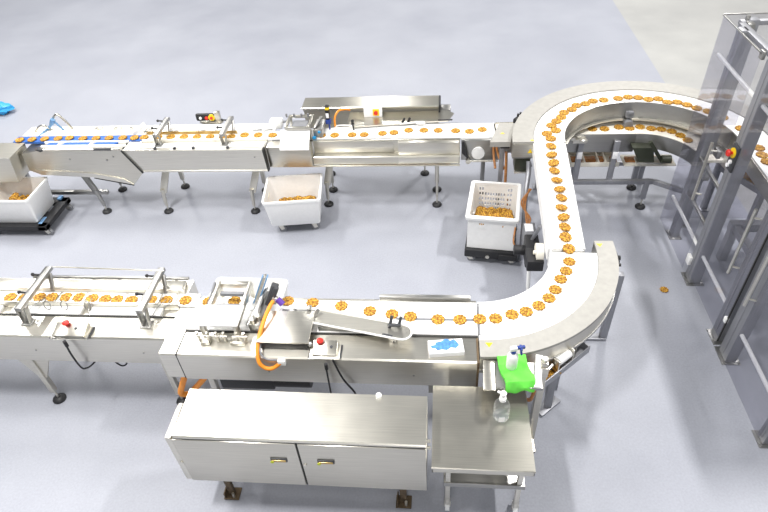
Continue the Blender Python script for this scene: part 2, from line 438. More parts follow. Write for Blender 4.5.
for x in (-3.5, -3.29, -3.14, -2.93, -2.45):
    b.tube([(x + .03 * math.cos(a), 3.20 + .012 * math.sin(a), 1.005 + .04 * math.sin(a)) for a in [2 * PI * k / 14 for k in range(14)]], .005, 6, True)
b.build('guide_hoop', STEELD, t)
b = MB()
for x, d in ((-3.46, .09), (-2.9, -.05), (-2.36, .07), (-2.27, .02)):
    b.tube(curve([(x, 3.13, .96), (x + d * .5, 3.2, 1.0), (x + d, 3.30, .99)]), .0035, 6)
b.build('guide_wire', STEELD, t)
for x in (-3.40, -2.375): bridge(t, x, 3.06, 3.54, .95, 1.12)
b = MB(); b.cyl((-3.36, 3.535, 1.135), (-2.34, 3.50, 1.135), .006, 8); b.build('tie_rod', STEEL, t)
control_box(t, -2.96, 2.95, .955, .27, [(-2.99, 2.86, .95), (-2.99, 2.85, .8), (-2.985, 2.86, .62), (-2.98, 2.9, .56), (-2.94, 2.93, .57), (-2.86, 3.0, .63)])
b = MB(); b.tube(curve([(-2.74, 2.98, .66), (-2.75, 2.96, .6), (-2.70, 2.95, .54), (-2.65, 2.96, .56), (-2.65, 2.98, .66)]), .007, 8); b.build('cable_loop', BLACK, t)
leg(t, -3.50, 2.96, .70, gusset=True); leg(t, -3.50, 3.5, .66); leg(t, -4.9, 2.96, .70, gusset=True); leg(t, -4.9, 3.5, .66)
leg(t, -2.32, 2.98, .66, STEEL); leg(t, -2.32, 3.45, .66, STEEL)
b = MB(); b.box(-4.3, -3.42, 2.96, 3.05, .60, .645, .006); b.build('under_tray', DARK, t)

# ================================================================== FRONT LINE, wrapper + white belt
t = thing('wrapping_machine', 'front stainless wrapping machine with white frame head, orange hose and white exit belt', 'machine', (-1.0, 2.9, 0))
b = MB(); b.prism([(2.755, .65), (2.75, .66), (2.75, .938), (2.762, .95), (2.985, .95), (2.985, .93), (3.40, .93), (3.40, .68), (3.38, .65)], 'x', -2.02, .285)
body = b.build('side_body', STEELB, t)
b = MB(); b.prism([(2.76, .665), (2.752, .67), (2.752, .945), (2.76, .953), (3.24, .953), (3.24, .665)], 'x', -2.165, -2.03); b.build('end_cap', STEELB, t)
b = MB(); b.box(-2.03, -2.02, 2.752, 3.24, .66, .952, 0); b.build('end_gap', SLOT, t)
b = MB(); b.box(-2.02, .28, 2.985, 3.0, .93, .957, 0); b.build('slot', SLOT, t)
b = MB(); b.box(-2.02, -1.35, 3.005, 3.22, .93, .962, .004); b.build('white_cover_strip', WHITE, t)
b = MB(); b.box(-2.168, -2.03, 3.255, 3.40, .935, .965, .003); b.box(-2.028, .283, 3.225, 3.345, .935, .965, .003); b.box(-1.345, .283, 3.004, 3.3, .935, .9648, .003); b.build('belt', BELT, t)
b = MB(); b.box(-.35, .28, 3.142, 3.166, .9655, .967, 0); b.build('belt_groove', GREYP, t)
b = MB(); b.box(-.5, .24, 3.375, 3.41, .93, .985, .004); b.build('rear_strip', STEELD, t)
b = MB(); b.box(.268, .286, 2.737, 2.748, .60, .962, .003); b.box(.235, .286, 2.73, 2.748, .585, .605, .004); b.box(.268, .284, 2.74, 2.98, .951, .957, .002)
b.build('hinge_post', RUST, t)
b = MB(); b.cyl((-1.32, 2.752, .78), (-1.32, 2.746, .78), .009, 8); b.cyl((-.2, 2.752, .78), (-.2, 2.746, .78), .009, 8); b.build('bolt', STEELD, body)
# frame head over the belt
b = MB()
for x in (-1.83, -1.565): b.bar((x, 2.93, 1.09), (x, 3.40, 1.09), .035, .05, .004)
b.bar((-1.83, 3.39, 1.09), (-1.565, 3.39, 1.09), .035, .045, .004)
b.bar((-1.83, 2.93, .955), (-1.83, 2.93, 1.1), .04, .04); b.bar((-1.565, 2.93, .955), (-1.565, 2.93, 1.1), .04, .04)
b.bar((-1.83, 3.38, .955), (-1.83, 3.38, 1.1), .03, .03); b.bar((-1.565, 3.38, .955), (-1.565, 3.38, 1.1), .03, .03)
hd = b.build('sealing_head', STEELB, t)
b = MB(); b.box(-1.86, -1.54, 2.90, 3.12, 1.112, 1.128, .004); b.build('head_cover', WHITE, hd)
b = MB(); b.bar((-1.8, 3.16, 1.06), (-1.6, 3.16, 1.06), .02, .06); b.bar((-1.8, 3.3, 1.07), (-1.6, 3.3, 1.07), .03, .03); b.build('head_crossbar', GREYP, hd)
b = MB()
for x in (-1.87, -1.79, -1.72, -1.66, -1.56, -1.5):
    b.cyl((x, 2.89, .96), (x, 2.88, 1.07), .012, 10); b.cyl((x - .03, 2.87, 1.04), (x + .03, 2.87, 1.04), .008, 8)
b.box(-1.86, -1.78, 2.85, 2.93, .953, .985, .01); b.box(-1.62, -1.5, 2.85, 2.92, .953, .985, .01)
b.build('chrome_clamp', STEELB, t)
b = MB(); b.cyl((-1.90, 3.0, .97), (-1.88, 3.42, 1.08), .012, 8); b.build('grey_rod', GREYP, t)
# crowd of small parts right of the head
b = MB(); b.box(-1.5, -1.40, 3.0, 3.38, .955, 1.03, .006); b.box(-1.47, -1.43, 3.05, 3.3, 1.03, 1.07, .006); b.bar((-1.52, 3.02, 1.0), (-1.42, 3.36, 1.09), .02, .02); b.build('mechanism', STEELD, t)
b = MB(); b.lathe([(.03, 0), (.03, .05), (.012, .055), (.0, .06)], (-1.46, 3.03, 1.03), 12); b.lathe([(.022, 0), (.022, .05), (0, .055)], (-1.42, 3.06, 1.03), 12); b.build('roller', STEELB, t)
# leaning blue plates + actuator
R1 = Matrix.Rotation(.42, 3, 'Y') @ Matrix.Rotation(-.35, 3, 'X')
b = MB(); b.obox((-1.478, 3.32, 1.11), (.012, .06, .25), R1, .002); b.obox((-1.44, 3.32, 1.11), (.012, .06, .25), R1, .002); pl = b.build('side_plate', STEELBLUE, t)
b = MB(); b.obox((-1.459, 3.32, 1.115), (.022, .055, .25), R1, .002); b.build('plate_core', STEELB, pl)
b = MB(); b.obox((-1.36, 3.28, 1.09), (.06, .08, .19), R1, .012); b.obox((-1.33, 3.26, 1.12), (.04, .05, .12), R1, .01); b.build('actuator', DARK, t)
b = MB(); b.obox((-1.335, 3.24, 1.07), (.05, .05, .06), R1, .008); ac = b.build('actuator_base', STEELB, t)
b = MB(); b.cyl((-1.30, 3.22, 1.10), (-1.26, 3.20, 1.06), .026, 12); b.build('connector', PURPLE, ac)
b = MB(); b.tube(curve([(-1.335, 3.2, 1.09), (-1.345, 3.12, 1.10), (-1.365, 2.97, 1.08), (-1.38, 2.82, 1.02), (-1.37, 2.73, .93), (-1.33, 2.715, .87), (-1.27, 2.72, .86), (-1.20, 2.735, .91)]), .016, 12)
b.build('air_hose', ORANGE, t, 'orange curling hose')
b = MB(); b.box(-1.225, -1.165, 2.72, 2.755, .885, .94, .008); b.build('hose_socket', WHITE, t)
b = MB(); b.tube(curve([(-1.36, 2.88, 1.02), (-1.36, 2.78, .99), (-1.31, 2.735, .95), (-1.22, 2.74, .93)]), .008, 8); b.build('cable', GREYP, t)
b = MB(); b.obox((-1.235, 2.99, 1.09), (.07, .22, .003), Matrix.Rotation(-.25, 3, 'Z') @ Matrix.Rotation(.3, 3, 'X'), 0); b.build('film_strip', GLASS, t)
# raised lid and diverter plate
b = MB(); b.box(-1.385, -.985, 2.815, 3.14, 1.035, 1.05, .004); lid = b.build('raised_lid', STEELB, t)
b = MB(); b.box(-1.37, -1.0, 2.83, 2.86, .955, 1.035, .002); b.box(-1.37, -1.0, 3.09, 3.12, .955, 1.035, .002); b.build('lid_support', BLACK, lid)
b = MB(); b.cyl((-.985, 2.83, 1.02), (-.965, 2.83, 1.02), .02, 10); b.cyl((-.985, 3.1, 1.03), (-.955, 3.12, 1.09), .014, 10); b.build('hinge_pin', STEELD, lid)
def roundend(x0, y0, x1, y1, w, n=9):
    a = math.atan2(y1 - y0, x1 - x0); c, s = math.cos(a), math.sin(a); P = [(x0 - s * w, y0 + c * w), (x0 + s * w, y0 - c * w)]
    for k in range(n + 1):
        q = a - PI / 2 + PI * k / n; P.append((x1 + w * math.cos(q), y1 + w * math.sin(q)))
    return P
b = MB(); b.prism(roundend(-.975, 3.105, -.29, 2.955, .07), 'z', 1.02, 1.032); dv = b.build('diverter_plate', STEELB, t)
b = MB()
P = roundend(-.975, 3.105, -.29, 2.955, .074)
b.tube([(x, y, 1.034) for x, y in P[1:] + P[:1]], .008, 8); b.build('diverter_rim', WHITE, dv)
b = MB(); b.cyl((-.39, 3.0, 1.03), (-.37, 3.05, 1.11), .012, 10); b.cyl((-.32, 3.02, 1.03), (-.30, 3.05, 1.10), .012, 10); b.bar((-.44, 2.93, 1.036), (-.36, 2.91, 1.036), .02, .008); b.bar((-.4, 3.0, 1.06), (-.3, 3.0, 1.06), .02, .015)
b.build('diverter_clamp', DARK, dv)
b = MB(); b.box(-.95, -.4, 3.01, 3.03, .96, 1.02, .003); b.box(-.36, -.33, 2.92, 2.99, .952, 1.02, .003); b.build('diverter_bracket', STEELD, dv)
b = MB(); b.box(-1.27, -1.0, 3.15, 3.20, 1.0, 1.01, .002); b.box(-1.05, -1.02, 3.15, 3.19, .965, 1.07, .003); b.box(-1.2, -1.15, 3.16, 3.19, 1.01, 1.03, .004); b.build('sensor_bracket', STEELD, t)
control_box(t, -.865, 2.82, .955, .19, [(-.85, 2.71, .94), (-.85, 2.70, .84), (-.85, 2.70, .62), (-.85, 2.71, .4)])
b = MB(); b.tube(curve([(-.80, 2.74, .95), (-.74, 2.72, .75), (-.67, 2.74, .55), (-.66, 2.75, .4)]), .008, 8); b.build('second_cable', BLACK, t)
for x in (-1.88, .1): leg(t, x, 2.86, .7, STEEL); leg(t, x, 3.3, .7, STEEL)
b = MB(); b.box(-1.80, -1.35, 2.82, 3.02, .44, .60, .012); b.cyl((-1.36, 2.9, .50), (-1.05, 2.9, .50), .075, 16); b.box(-1.7, -1.5, 2.86, 3.0, .59, .66, .004); b.build('drive_motor', BLACK, t)
b = MB()
b.tube(curve([(-2.04, 2.84, .70), (-2.09, 2.85, .58), (-2.15, 2.85, .45), (-2.21, 2.86, .29), (-2.12, 2.92, .22)]), .026, 10); b.tube(curve([(-1.86, 2.85, .72), (-1.91, 2.85, .58), (-2.0, 2.85, .46), (-2.08, 2.86, .36)]), .026, 10)
b.build('drain_hose', ORANGE, t, 'orange hose under the machine')
b = MB(); b.box(-.09, .285, 2.752, 2.765, .56, .66, .002); b.build('skirt_plate', STEELD, t)

# white tote behind, on a wheeled stand
def solid_tote(name, label, x, y, z, rz, w=.62, d=.52, h=.36):
    o = thing(name, label, 'crate')
    b = MB()
    L = [rrect(w * .84, d * .84, .03, 0), rrect(w * .85, d * .85, .03, .004), rrect(w * .97, d * .97, .035, h - .03), rrect(w, d, .035, h - .03), rrect(w, d, .035, h),
         rrect(w * .93, d * .93, .03, h), rrect(w * .8, d * .8, .03, .02), rrect(w * .2, d * .2, .02, .015)]
    b.loft(L); b.build('shell', WHITE, o)
    b = MB()
    for s in (-1, 1): b.box(s * w * .44 - .004, s * w * .44 + .004, -.05, .05, h - .1, h - .07, .003)
    b.build('grip', CREAM, o)
    o.location = (x, y, z); o.rotation_euler = (0, 0, rz); return o
solid_tote('plastic_tote', 'empty white plastic tote behind the white frame head of the front wrapper', -1.685, 3.575, .47, -.03, .66, .29, .38)
t = thing('tote_stand', 'low wheeled stand under the white tote behind the front wrapper', 'stand', (-1.7, 3.575, 0))
b = MB(); b.box(-1.98, -1.42, 3.46, 3.72, .44, .47, .006); b.build('platform', STEEL, t)
for sx in (-1.95, -1.45):
    for sy in (3.49, 3.69):
        b = MB(); b.bar((sx, sy, .10), (sx, sy, .45), .03, .03); l = b.build('leg', STEEL, t); 
        b = MB(); b.cyl((sx - .015, sy, .05), (sx + .015, sy, .05), .05, 14); b.bar((sx, sy, .05), (sx, sy, .12), .036, .02); b.build('wheel', BLACK, l)

# glove box
t = thing('glove_box', 'white cardboard glove box with blue print lying on the front machine deck', 'box', (.04, 2.86, .95))
R = Matrix.Rotation(.12, 3, 'Z')
b = MB(); b.obox((.04, 2.862, .973), (.26, .13, .045), R, .003); b.build('carton', CARD, t)
hand = [(-.095, -.01), (-.10, .01), (-.07, .012), (-.065, .03), (-.03, .035), (.0, .05), (.02, .048), (.03, .035), (.055, .045), (.07, .03), (.085, .0), (.06, -.02), (.03, -.012), (.0, -.03), (-.03, -.022), (-.06, -.028), (-.07, -.012)]
b = MB(); b.prism([(.042 + 1.15 * x * math.cos(.12) - 1.35 * y * math.sin(.12), 2.862 + 1.15 * x * math.sin(.12) + 1.35 * y * math.cos(.12)) for x, y in hand], 'z', .9955, .9965); b.build('glove_print', BLUEP, t, 'blue glove picture on the lid', smooth=False)
b = MB(); b.obox((.013, 2.818 - .022, .974), (.12, .002, .006), R, 0); b.build('text_line', GREYP, t)

# ================================================================== front cabinet
t = thing('steel_cabinet', 'low wide stainless cabinet with two doors and black handles in the foreground', 'cabinet', (-.94, 2.2, 0))
b = MB(); b.box(-1.79, -.087, 2.036, 2.40, .44, .99, .004); b.build('body', STEEL, t)
b = MB(); b.prism([(2.022, .985), (2.022, 1.0), (2.03, 1.008), (2.40, 1.012), (2.40, .985)], 'x', -1.775, -.087); b.build('lid', STEELB, t)
b = MB(); b.box(-1.775, -.087, 2.024, 2.037, .975, .987, 0); b.build('lid_gap', SLOT, t)
b = MB(); b.box(-1.835, -1.792, 2.022, 2.30, .44, .985, .004); sp = b.build('side_panel', STEELB, t)
b = MB(); b.cyl((-1.80, 2.02, .68), (-1.80, 2.014, .68), .012, 10); b.build('panel_screw', STEELB, sp)
for x0, x1, hx in ((-1.79, -.945, -1.085), (-.932, -.087, -.762)):
    b = MB(); b.box(x0, x1, 2.018, 2.036, .435, .972, .004); d = b.build('door', STEEL, t)
    b = MB(); b.box(hx - .058, hx + .058, 2.008, 2.018, .757, .80, .004); h = b.build('handle', DARK, d, 'black recessed latch')
    b = MB(); b.box(hx - .05, hx + .05, 2.003, 2.010, .765, .785, .003); b.build('latch_bar', BRASS, d)
    b = MB(); b.cyl((hx - .046, 2.004, .766), (hx - .046, 1.999, .766), .013, 10); b.build('latch_button', plain('lime plastic', (.55, .62, .04), .5), d)
    if x0 > -.94: 
        b = MB(); b.cyl((hx - .15, 2.02, .72), (hx - .15, 2.012, .72), .012, 12); b.build('door_lock', STEELB, d)
b = MB(); b.box(-.946, -.931, 2.026, 2.036, .435, .975, 0); b.build('door_gap', SLOT, t)
b = MB(); b.lathe([(.02, 0), (.02, .02), (0, .024)], (-.42, 2.385, 1.012), 12); b.build('lid_stop', WHITE, t)
b = MB()
for z in (.86, .94): b.cyl((-.09, 2.1, z), (-.06, 2.1, z), .012, 10)
b.build('side_bolt', STEEL, t)
for x in (-1.62, -.27):
    for y in (2.14, 2.33):
        b = MB(); b.bar((x, y, .02), (x, y, .44), .05, .03, .004); b.box(x - .06, x + .06, y - .05, y + .05, .0, .014, .003); b.box(x - .05, x - .04, y - .045, y + .045, .014, .08, .002)
        l = b.build('foot', RUST, t); b = MB(); b.cyl((x + .02, y - .03, .012), (x + .02, y - .03, .07), .011, 8); b.build('foot_bolt', STEELB, l)

# ================================================================== steel table on castors
t = thing('wheeled_table', 'small stainless table on castors standing right of the cabinet', 'table', (.28, 2.3, 0))
b = MB(); b.prism([(2.005, .762), (2.0, .767), (2.0, .777), (2.005, .782), (2.66, .782), (2.66, .762)], 'x', -.053, .622); tp = b.build('tabletop', STEEL, t)
b = MB(); b.box(-.05, .619, 2.004, 2.012, .72, .765, .002); b.box(-.05, -.042, 2.004, 2.65, .72, .765, .002); b.box(.611, .619, 2.004, 2.65, .72, .765, .002); b.build('apron', STEEL, t)
b = MB(); b.box(.03, .60, 2.09, 2.62, .40, .42, .003); b.box(.03, .60, 2.085, 2.10, .38, .43, .003); b.build('shelf', STEELD, t)
for x in (.06, .56):
    for y in (2.11, 2.58):
        b = MB(); b.bar((x, y, .13), (x, y, .765), .036, .036, .004); l = b.build('leg', STEELB, t)
        b = MB(); b.lathe([(.024, 0), (.024, .05), (.018, .06)], (x, y, .10), 12); b.box(x - .025, x + .025, y - .012, y + .012, .05, .11, .004); b.build('castor_fork', STEELB, l)
        b = MB(); b.cyl((x - .016, y + .01, .048), (x + .016, y + .01, .048), .048, 18); b.cyl((x - .02, y + .01, .048), (x + .02, y + .01, .048), .02, 12); b.build('wheel', WHITE, l)

# clear dispenser bottle on the table
t = thing('pump_bottle', 'clear plastic pump bottle standing on the small wheeled table', 'bottle', (.425, 2.41, .782))
c = (.425, 2.41, .782)
b = MB(); b.lathe([(.0, .002), (.05, .0), (.056, .01), (.056, .07), (.05, .09), (.056, .11), (.054, .15), (.036, .185), (.02, .195), (.02, .205), (0, .206)], c, 20); b.build('bottle_body', CLEAR, t)
b = MB(); b.lathe([(.0, .004), (.046, .004), (.05, .012), (.05, .03), (.0, .034)], c, 18); b.build('liquid', CLEAR, t)
b = MB(); b.lathe([(.024, .2), (.024, .228), (.01, .23), (.01, .262), (.022, .263), (.022, .278), (0, .28)], c, 16); b.bar((.425, 2.41, 1.053), (.388, 2.43, 1.048), .016, .014, .003); b.build('pump', WHITE, t)
b = MB(); b.obox((.425, 2.353, .83), (.04, .002, .05), None, 0); b.build('bottle_label', CARD, t)

# ================================================================== side stand with green cloth
t = thing('side_stand', 'narrow stand with two pale plates and a square post beside the quarter-circle belt', 'stand', (.55, 2.68, 0))
b = MB(); b.obox((.348, 2.645, .942), (.085, .26, .014), Matrix.Rotation(-.04, 3, 'Z'), .003); b.build('side_plate', STEELB, t)
b = MB(); b.obox((.70, 2.69, .945), (.05, .29, .02), Matrix.Rotation(-.16, 3, 'Z'), .003); b.build('side_plate', WHITE, t, 'white end plate')
b = MB(); b.box(.335, .72, 2.55, 2.78, .905, .934, .004); b.build('shelf', STEELD, t)
b = MB(); b.bar((.745, 2.74, .0), (.745, 2.74, 1.0), .055, .055, .005); pp = b.build('post', STEEL, t)
b = MB(); b.bar((.745, 2.705, .86), (.745, 2.705, .96), .06, .01); b.cyl((.745, 2.74, 1.0), (.745, 2.74, 1.03), .022, 12); b.build('post_cap', STEELB, pp)
b = MB(); b.bar((.745, 2.74, .015), (.40, 2.74, .015), .06, .03, .004); b.bar((.745, 2.60, .015), (.745, 2.95, .015), .05, .03, .004); b.build('foot_bar', STEEL, t)
b = MB(); b.tube(curve([(.68, 2.6, .9), (.66, 2.62, .7), (.62, 2.7, .6), (.64, 2.75, .4)]), .014, 8); b.build('cable', COPPER, t)
# cloth: folded, with soft hem
def cloth_obj():
    bm = bmesh.new(); nx, ny = 22, 26; V = []
    rnd = random.Random(3)
    ph = [rnd.uniform(0, 6) for _ in range(6)]
    for j in range(ny + 1):
        rowv = []
        for i in range(nx + 1):
            u, v = i / nx, j / ny
            x = (.406 + .205 * u) * (1 - v) + (.462 + .205 * u) * v + .006 * math.sin(9 * v + ph[0])
            y = (2.79 + .03 * u) * (1 - v) + (2.52 + .035 * u) * v + .006 * math.sin(8 * u + ph[1])
            z = .982 + .007 * math.sin(7 * u + 5 * v + ph[2]) + .006 * math.sin(13 * v - 6 * u + ph[3])
            if v > .9: z -= (v - .9) * .55 + .012 * math.sin(11 * u + ph[4]) * (v - .9) * 10
            rowv.append(bm.verts.new((x, y, z)))
        V.append(rowv)
    for j in range(ny):
        for i in range(nx): bm.faces.new((V[j][i], V[j + 1][i], V[j + 1][i + 1], V[j][i + 1]))
    r = bmesh.ops.extrude_face_region(bm, geom=bm.faces[:])
    for g in r['geom']:
        if isinstance(g, bmesh.types.BMVert): g.co.z -= .028
    b = MB(); b.bm.free(); b.bm = bm; return b.build('cloth', GREEN)
tag(cloth_obj(), 'folded bright green cloth on the side stand under the white spray bottle', 'cloth')
# spray bottle on the cloth
c = (.505, 2.69, .99)
t = thing('spray_bottle', 'white spray bottle with blue collar and blue trigger standing on the green cloth', 'bottle', c)
b = MB(); b.lathe([(.0, .0), (.036, .0), (.04, .006), (.04, .11), (.034, .135), (.018, .155), (.016, .165), (0, .166)], c, 20); b.build('bottle_body', WHITE, t)
b = MB(); b.lathe([(.02, .157), (.02, .176), (0, .177)], c, 14); b.build('collar', NAVY, t, 'blue collar')
b = MB(); b.obox((.505, 2.69, 1.187), (.05, .03, .035), Matrix.Rotation(.2, 3, 'Z'), .006); b.build('spray_head', WHITE, t)
b = MB(); b.bar((.53, 2.70, 1.185), (.585, 2.715, 1.18), .022, .022, .004); b.bar((.555, 2.705, 1.18), (.565, 2.69, 1.12), .014, .014, .004); b.bar((.555, 2.73, 1.18), (.56, 2.68, 1.18), .016, .016, .003); b.build('trigger', NAVY, t, 'navy trigger and nozzle')

# ================================================================== quarter-circle belt
C = (.29, 4.0)
t = thing('curve_conveyor', 'quarter-circle white belt conveyor at front with wide pale outer apron', 'conveyor', (1.0, 3.2, 0))
b = MB(); b.ring(C, .672, 1.05, -90, -2, .93, .965, 48); b.build('belt', BELT, t)
b = MB(); b.ring(C, 1.053, 1.215, -90, 0, .95, .975, 48); b.box(1.343, 1.505, 3.999, 4.12, .95, .975, .0); ap = b.build('outer_apron', APRON, t)
b = MB(); b.ring(C, 1.20, 1.212, -90, 0, .78, .95, 48); b.box(1.49, 1.502, 3.999, 4.12, .78, .95, 0); b.box(1.343, 1.502, 4.108, 4.12, .78, .95, 0); b.box(.289, .301, 2.788, 2.94, .78, .95, 0); b.build('outer_skirt', STEEL, t)
b = MB(); b.ring(C, .655, .67, -90, 0, .80, .972, 40); b.build('inner_skirt', WHITE, t)
b = MB(); b.ring(C, .67, 1.22, -90, 0, .80, .82, 40); b.xf(Matrix()); b.build('under_pan', STEELD, t)
b = MB()
for cx, cy in ((.36, 2.90), (1.38, 4.06)):
    b.prism([(cx - .028, cy + .02), (cx + .028, cy + .02), (cx, cy - .025)], 'z', .9755, .9765)
b.build('warning_label', YELLOW, ap, 'yellow triangle warning label')
b = MB(); b.box(.29, .302, 3.0, 3.33, .966, .972, 0); b.build('transfer_gap', GREYP, t)
b = MB(); b.box(1.502, 1.53, 3.90, 4.04, .84, .93, .008); b.cyl((1.52, 4.0, .88), (1.56, 4.0, .88), .022, 10); b.cyl((1.51, 3.93, .86), (1.555, 3.93, .86), .014, 8); b.build('edge_latch', BLACK, t)
b = MB(); b.bar((1.535, 3.84, .0), (1.535, 3.84, .84), .065, .06, .004); b.bar((1.48, 3.84, .80), (1.53, 3.84, .80), .05, .04, .004); b.bar((1.56, 3.84, .015), (1.26, 3.84, .015), .08, .03, .004); b.bar((1.30, 3.84, .03), (1.46, 3.84, .2), .03, .03, .004); b.build('leg', ALU, t)
b = MB(); b.bar((.42, 3.15, .0), (.42, 3.15, .80), .06, .06, .004); b.build('leg', ALU, t)
b = MB(); b.bar((1.0, 3.25, .0), (1.0, 3.25, .80), .06, .06, .004); b.build('leg', ALU, t)
b = MB(); b.cyl((.55, 3.42, .9), (.62, 3.40, .9), .022, 10); b.box(.60, .66, 3.40, 3.44, .87, .94, .004); b.build('edge_sensor', DARK, t)

# discharge tray below the curve
t = thing('catch_tray', 'grey sloping catch tray with scrap below the quarter-circle belt', 'tray', (.97, 2.98, .6))
A2 = math.radians(42.4)
R = Matrix.Rotation(A2, 3, 'Z')
def L(u, v, z): 
    c, s = math.cos(A2), math.sin(A2); return (.74 + u * c - v * s, 2.80 + u * s + v * c, z)
b = MB(); b.obox(L(.26, .06, .655), (.56, .22, .012), R, .002); b.obox(L(.26, -.052, .685), (.56, .012, .075), R, .003); b.obox(L(.26, .172, .685), (.56, .012, .075), R, .003); b.obox(L(.535, .06, .685), (.012, .22, .075), R, .003); b.obox(L(-.015, .06, .685), (.012, .22, .075), R, .003); b.build('pan', ALU, t)
b = MB(); b.bar(L(.26, .05, .65), L(.30, .06, 0.0), .06, .06, .004); b.bar(L(.18, .06, .015), L(.42, .06, .015), .09, .03, .004); b.build('leg', ALU, t)
b = MB(); b.cyl(L(.18, -.02, .79), L(.31, -.02, .79), .034, 16); b.build('roller', WHITE, t)
b = MB(); b.obox(L(.165, -.015, .74), (.014, .07, .16), R, .004); b.obox(L(.325, -.015, .75), (.014, .08, .18), R, .004); b.obox(L(.25, .03, .735), (.2, .012, .08), R, .003); b.obox(L(.40, .0, .73), (.012, .05, .16), R, .003)
b.cyl(L(.06, -.01, .75), L(.15, .0, .76), .016, 10); b.cyl(L(.05, .02, .72), L(.05, .02, .79), .014, 10); b.build('roller_bracket', STEELB, t)
pts = [(.035, -.0), (.09, .05), (.10, -.01), (.17, .04), (.19, -.01), (.26, .03)]
for i, (u, v) in enumerate(pts):
    cookie(L(u, v,   .692 + .012 * (i % 2)), 'broken golden cookie in the grey catch tray, %s from its lower left end' % ORD[i], 'scrap cookies in the catch tray', (.3, .2 * i - .2), 1.0)

# ================================================================== sloping link belt
def zl(y): return .965 + (y - 3.95) * .1783
t = thing('link_conveyor', 'short straight sloping white belt conveyor joining the two curved belts', 'conveyor', (1.09, 4.65, 0))
b = MB(); b.prism([(4.005, zl(4.005)), (5.372, zl(5.372)), (5.372, zl(5.372) - .03), (4.005, zl(4.005) - .03)], 'x', .945, 1.232); b.build('belt', BELT, t)
for x in (.93, 1.234):
    b = MB(); b.prism([(4.0, zl(4.0) + .008), (5.37, zl(5.37) + .008), (5.37, zl(5.37) - .12), (4.0, zl(4.0) - .12)], 'x', x, x + .013); b.build('side_rail', WHITE, t)
b = MB(); b.cyl((.945, 3.998, .951), (1.232, 3.998, .951), .02, 14); b.build('end_roller', STEELD, t)
b = MB(); b.cyl((.86, 4.16, .80), (.925, 4.16, .80), .085, 24); b.cyl((.84, 4.16, .80), (.93, 4.16, .80), .02, 12); b.build('drive_pulley', CREAM, t)
b = MB(); b.tube(curve([(.90, 5.34, 1.03), (.90, 5.28, .93), (.875, 5.15, .80), (.87, 5.08, .66), (.87, 5.0, .40), (.87, 4.96, .2), (.87, 4.96, .0)], 6), .026, 10); b.build('support_strut', ALU, t)
b = MB(); b.bar((.89, 5.33, .98), (.93, 5.33, 1.0), .04, .04); b.bar((.92, 4.4, .92), (.84, 4.45, .62), .05, .03); b.build('strut_bracket', ALU, t)
b = MB(); b.box(.83, .95, 4.62, 4.84, .40, .62, .014); b.cyl((.89, 4.73, .40), (.89, 4.73, .32), .05, 16); mt = b.build('drive_motor', GREYP, t)
b = MB(); b.box(.84, .92, 4.68, 4.8, .62, .632, .002); b.build('motor_terminal_box', CARD, mt)
b = MB(); b.box(.80, .93, 4.25, 4.5, .52, .74, .012); b.cyl((.8, 4.4, .62), (.7, 4.4, .62), .05, 14); b.box(.78, .93, 4.05, 4.25, .66, .78, .01); b.build('gearbox', BLACK, t)
b = MB(); b.tube([(.84, 4.30, .60), (.87, 4.22, .0)], .018, 10); b.build('leg', WHITE, t)
b = MB(); b.bar((1.2, 5.0, .0), (1.2, 5.0, zl(5.0) - .1), .05, .05); b.bar((1.2, 4.2, .0), (1.2, 4.2, zl(4.2) - .1), .05, .05); b.bar((.87, 4.2, .02), (1.2, 4.2, .02), .05, .03); b.build('frame', ALU, t)
b = MB()
for q in range(3): b.tube(curve([(.88 + .01 * q, 5.0, .92), (.85 - .02 * q, 4.95, .78), (.86 + .02 * q, 4.85, .66), (.87, 4.8, .6)]), .009, 8)
b.tube(curve([(.76, 4.84, .55), (.74, 4.72, .45), (.78, 4.66, .42), (.80, 4.66, .45)]), .009, 8)
b.build('cable', COPPER, t)

# ================================================================== raised U-shaped belt
C = (2.09, 5.38); XR = (2.94, 3.24)
t = thing('curve_conveyor', 'raised U-shaped white belt conveyor at rear right with pale outer apron', 'conveyor', (2.09, 5.9, 0))
b = MB(); b.ring(C, .855, 1.148, 0, 180, 1.19, 1.222, 72); b.build('belt', BELT, t)
b = MB(); b.ring(C, 1.152, 1.368, 0, 180, 1.21, 1.236, 72); ap = b.build('outer_apron', APRON, t)
b = MB(); b.ring(C, 1.354, 1.366, 0, 180, 1.06, 1.21, 64); b.box(.725, .945, 5.37, 5.382, 1.06, 1.21, 0); b.build('outer_skirt', STEEL, t)
b = MB(); b.ring(C, .838, .852, 0, 180, 1.03, 1.232, 64); b.build('inner_skirt', STEELD, t)
b = MB(); b.ring(C, .80, .836, 20, 160, 1.03, 1.045, 48); b.build('skirt_flange', STEEL, t)
b = MB(); b.ring(C, .85, 1.36, 0, 180, 1.04, 1.055, 48); b.build('under_pan', STEELD, t)
b = MB(); b.box(2.945, 3.235, 3.9, 5.378, 1.19, 1.222, .002); b.build('exit_belt', BELT, t)
b = MB(); b.box(2.915, 2.93, 3.9, 5.37, 1.08, 1.23, .002); b.box(3.25, 3.265, 3.9, 5.37, 1.08, 1.23, .002); b.build('exit_side_rail', STEEL, t)
b = MB(); b.prism([(.90, 5.40), (.94, 5.40), (.92, 5.43)], 'z', 1.2365, 1.2375); b.build('warning_label', YELLOW, ap, 'yellow triangle warning label')
b = MB(); b.prism([(.88, 1.11), (.93, 1.11), (.905, 1.16)], 'y', 5.3685, 5.3698); b.build('skirt_label', YELLOW, t, 'yellow triangle label on the skirt')
b = MB(); b.box(.77, .93, 5.42, 5.6, .86, 1.04, .01); b.build('drive_box', OLIVE, t)
b = MB(); b.box(.77, .92, 5.40, 5.44, .84, .86, .003); b.build('drive_bracket', STEELB, t)
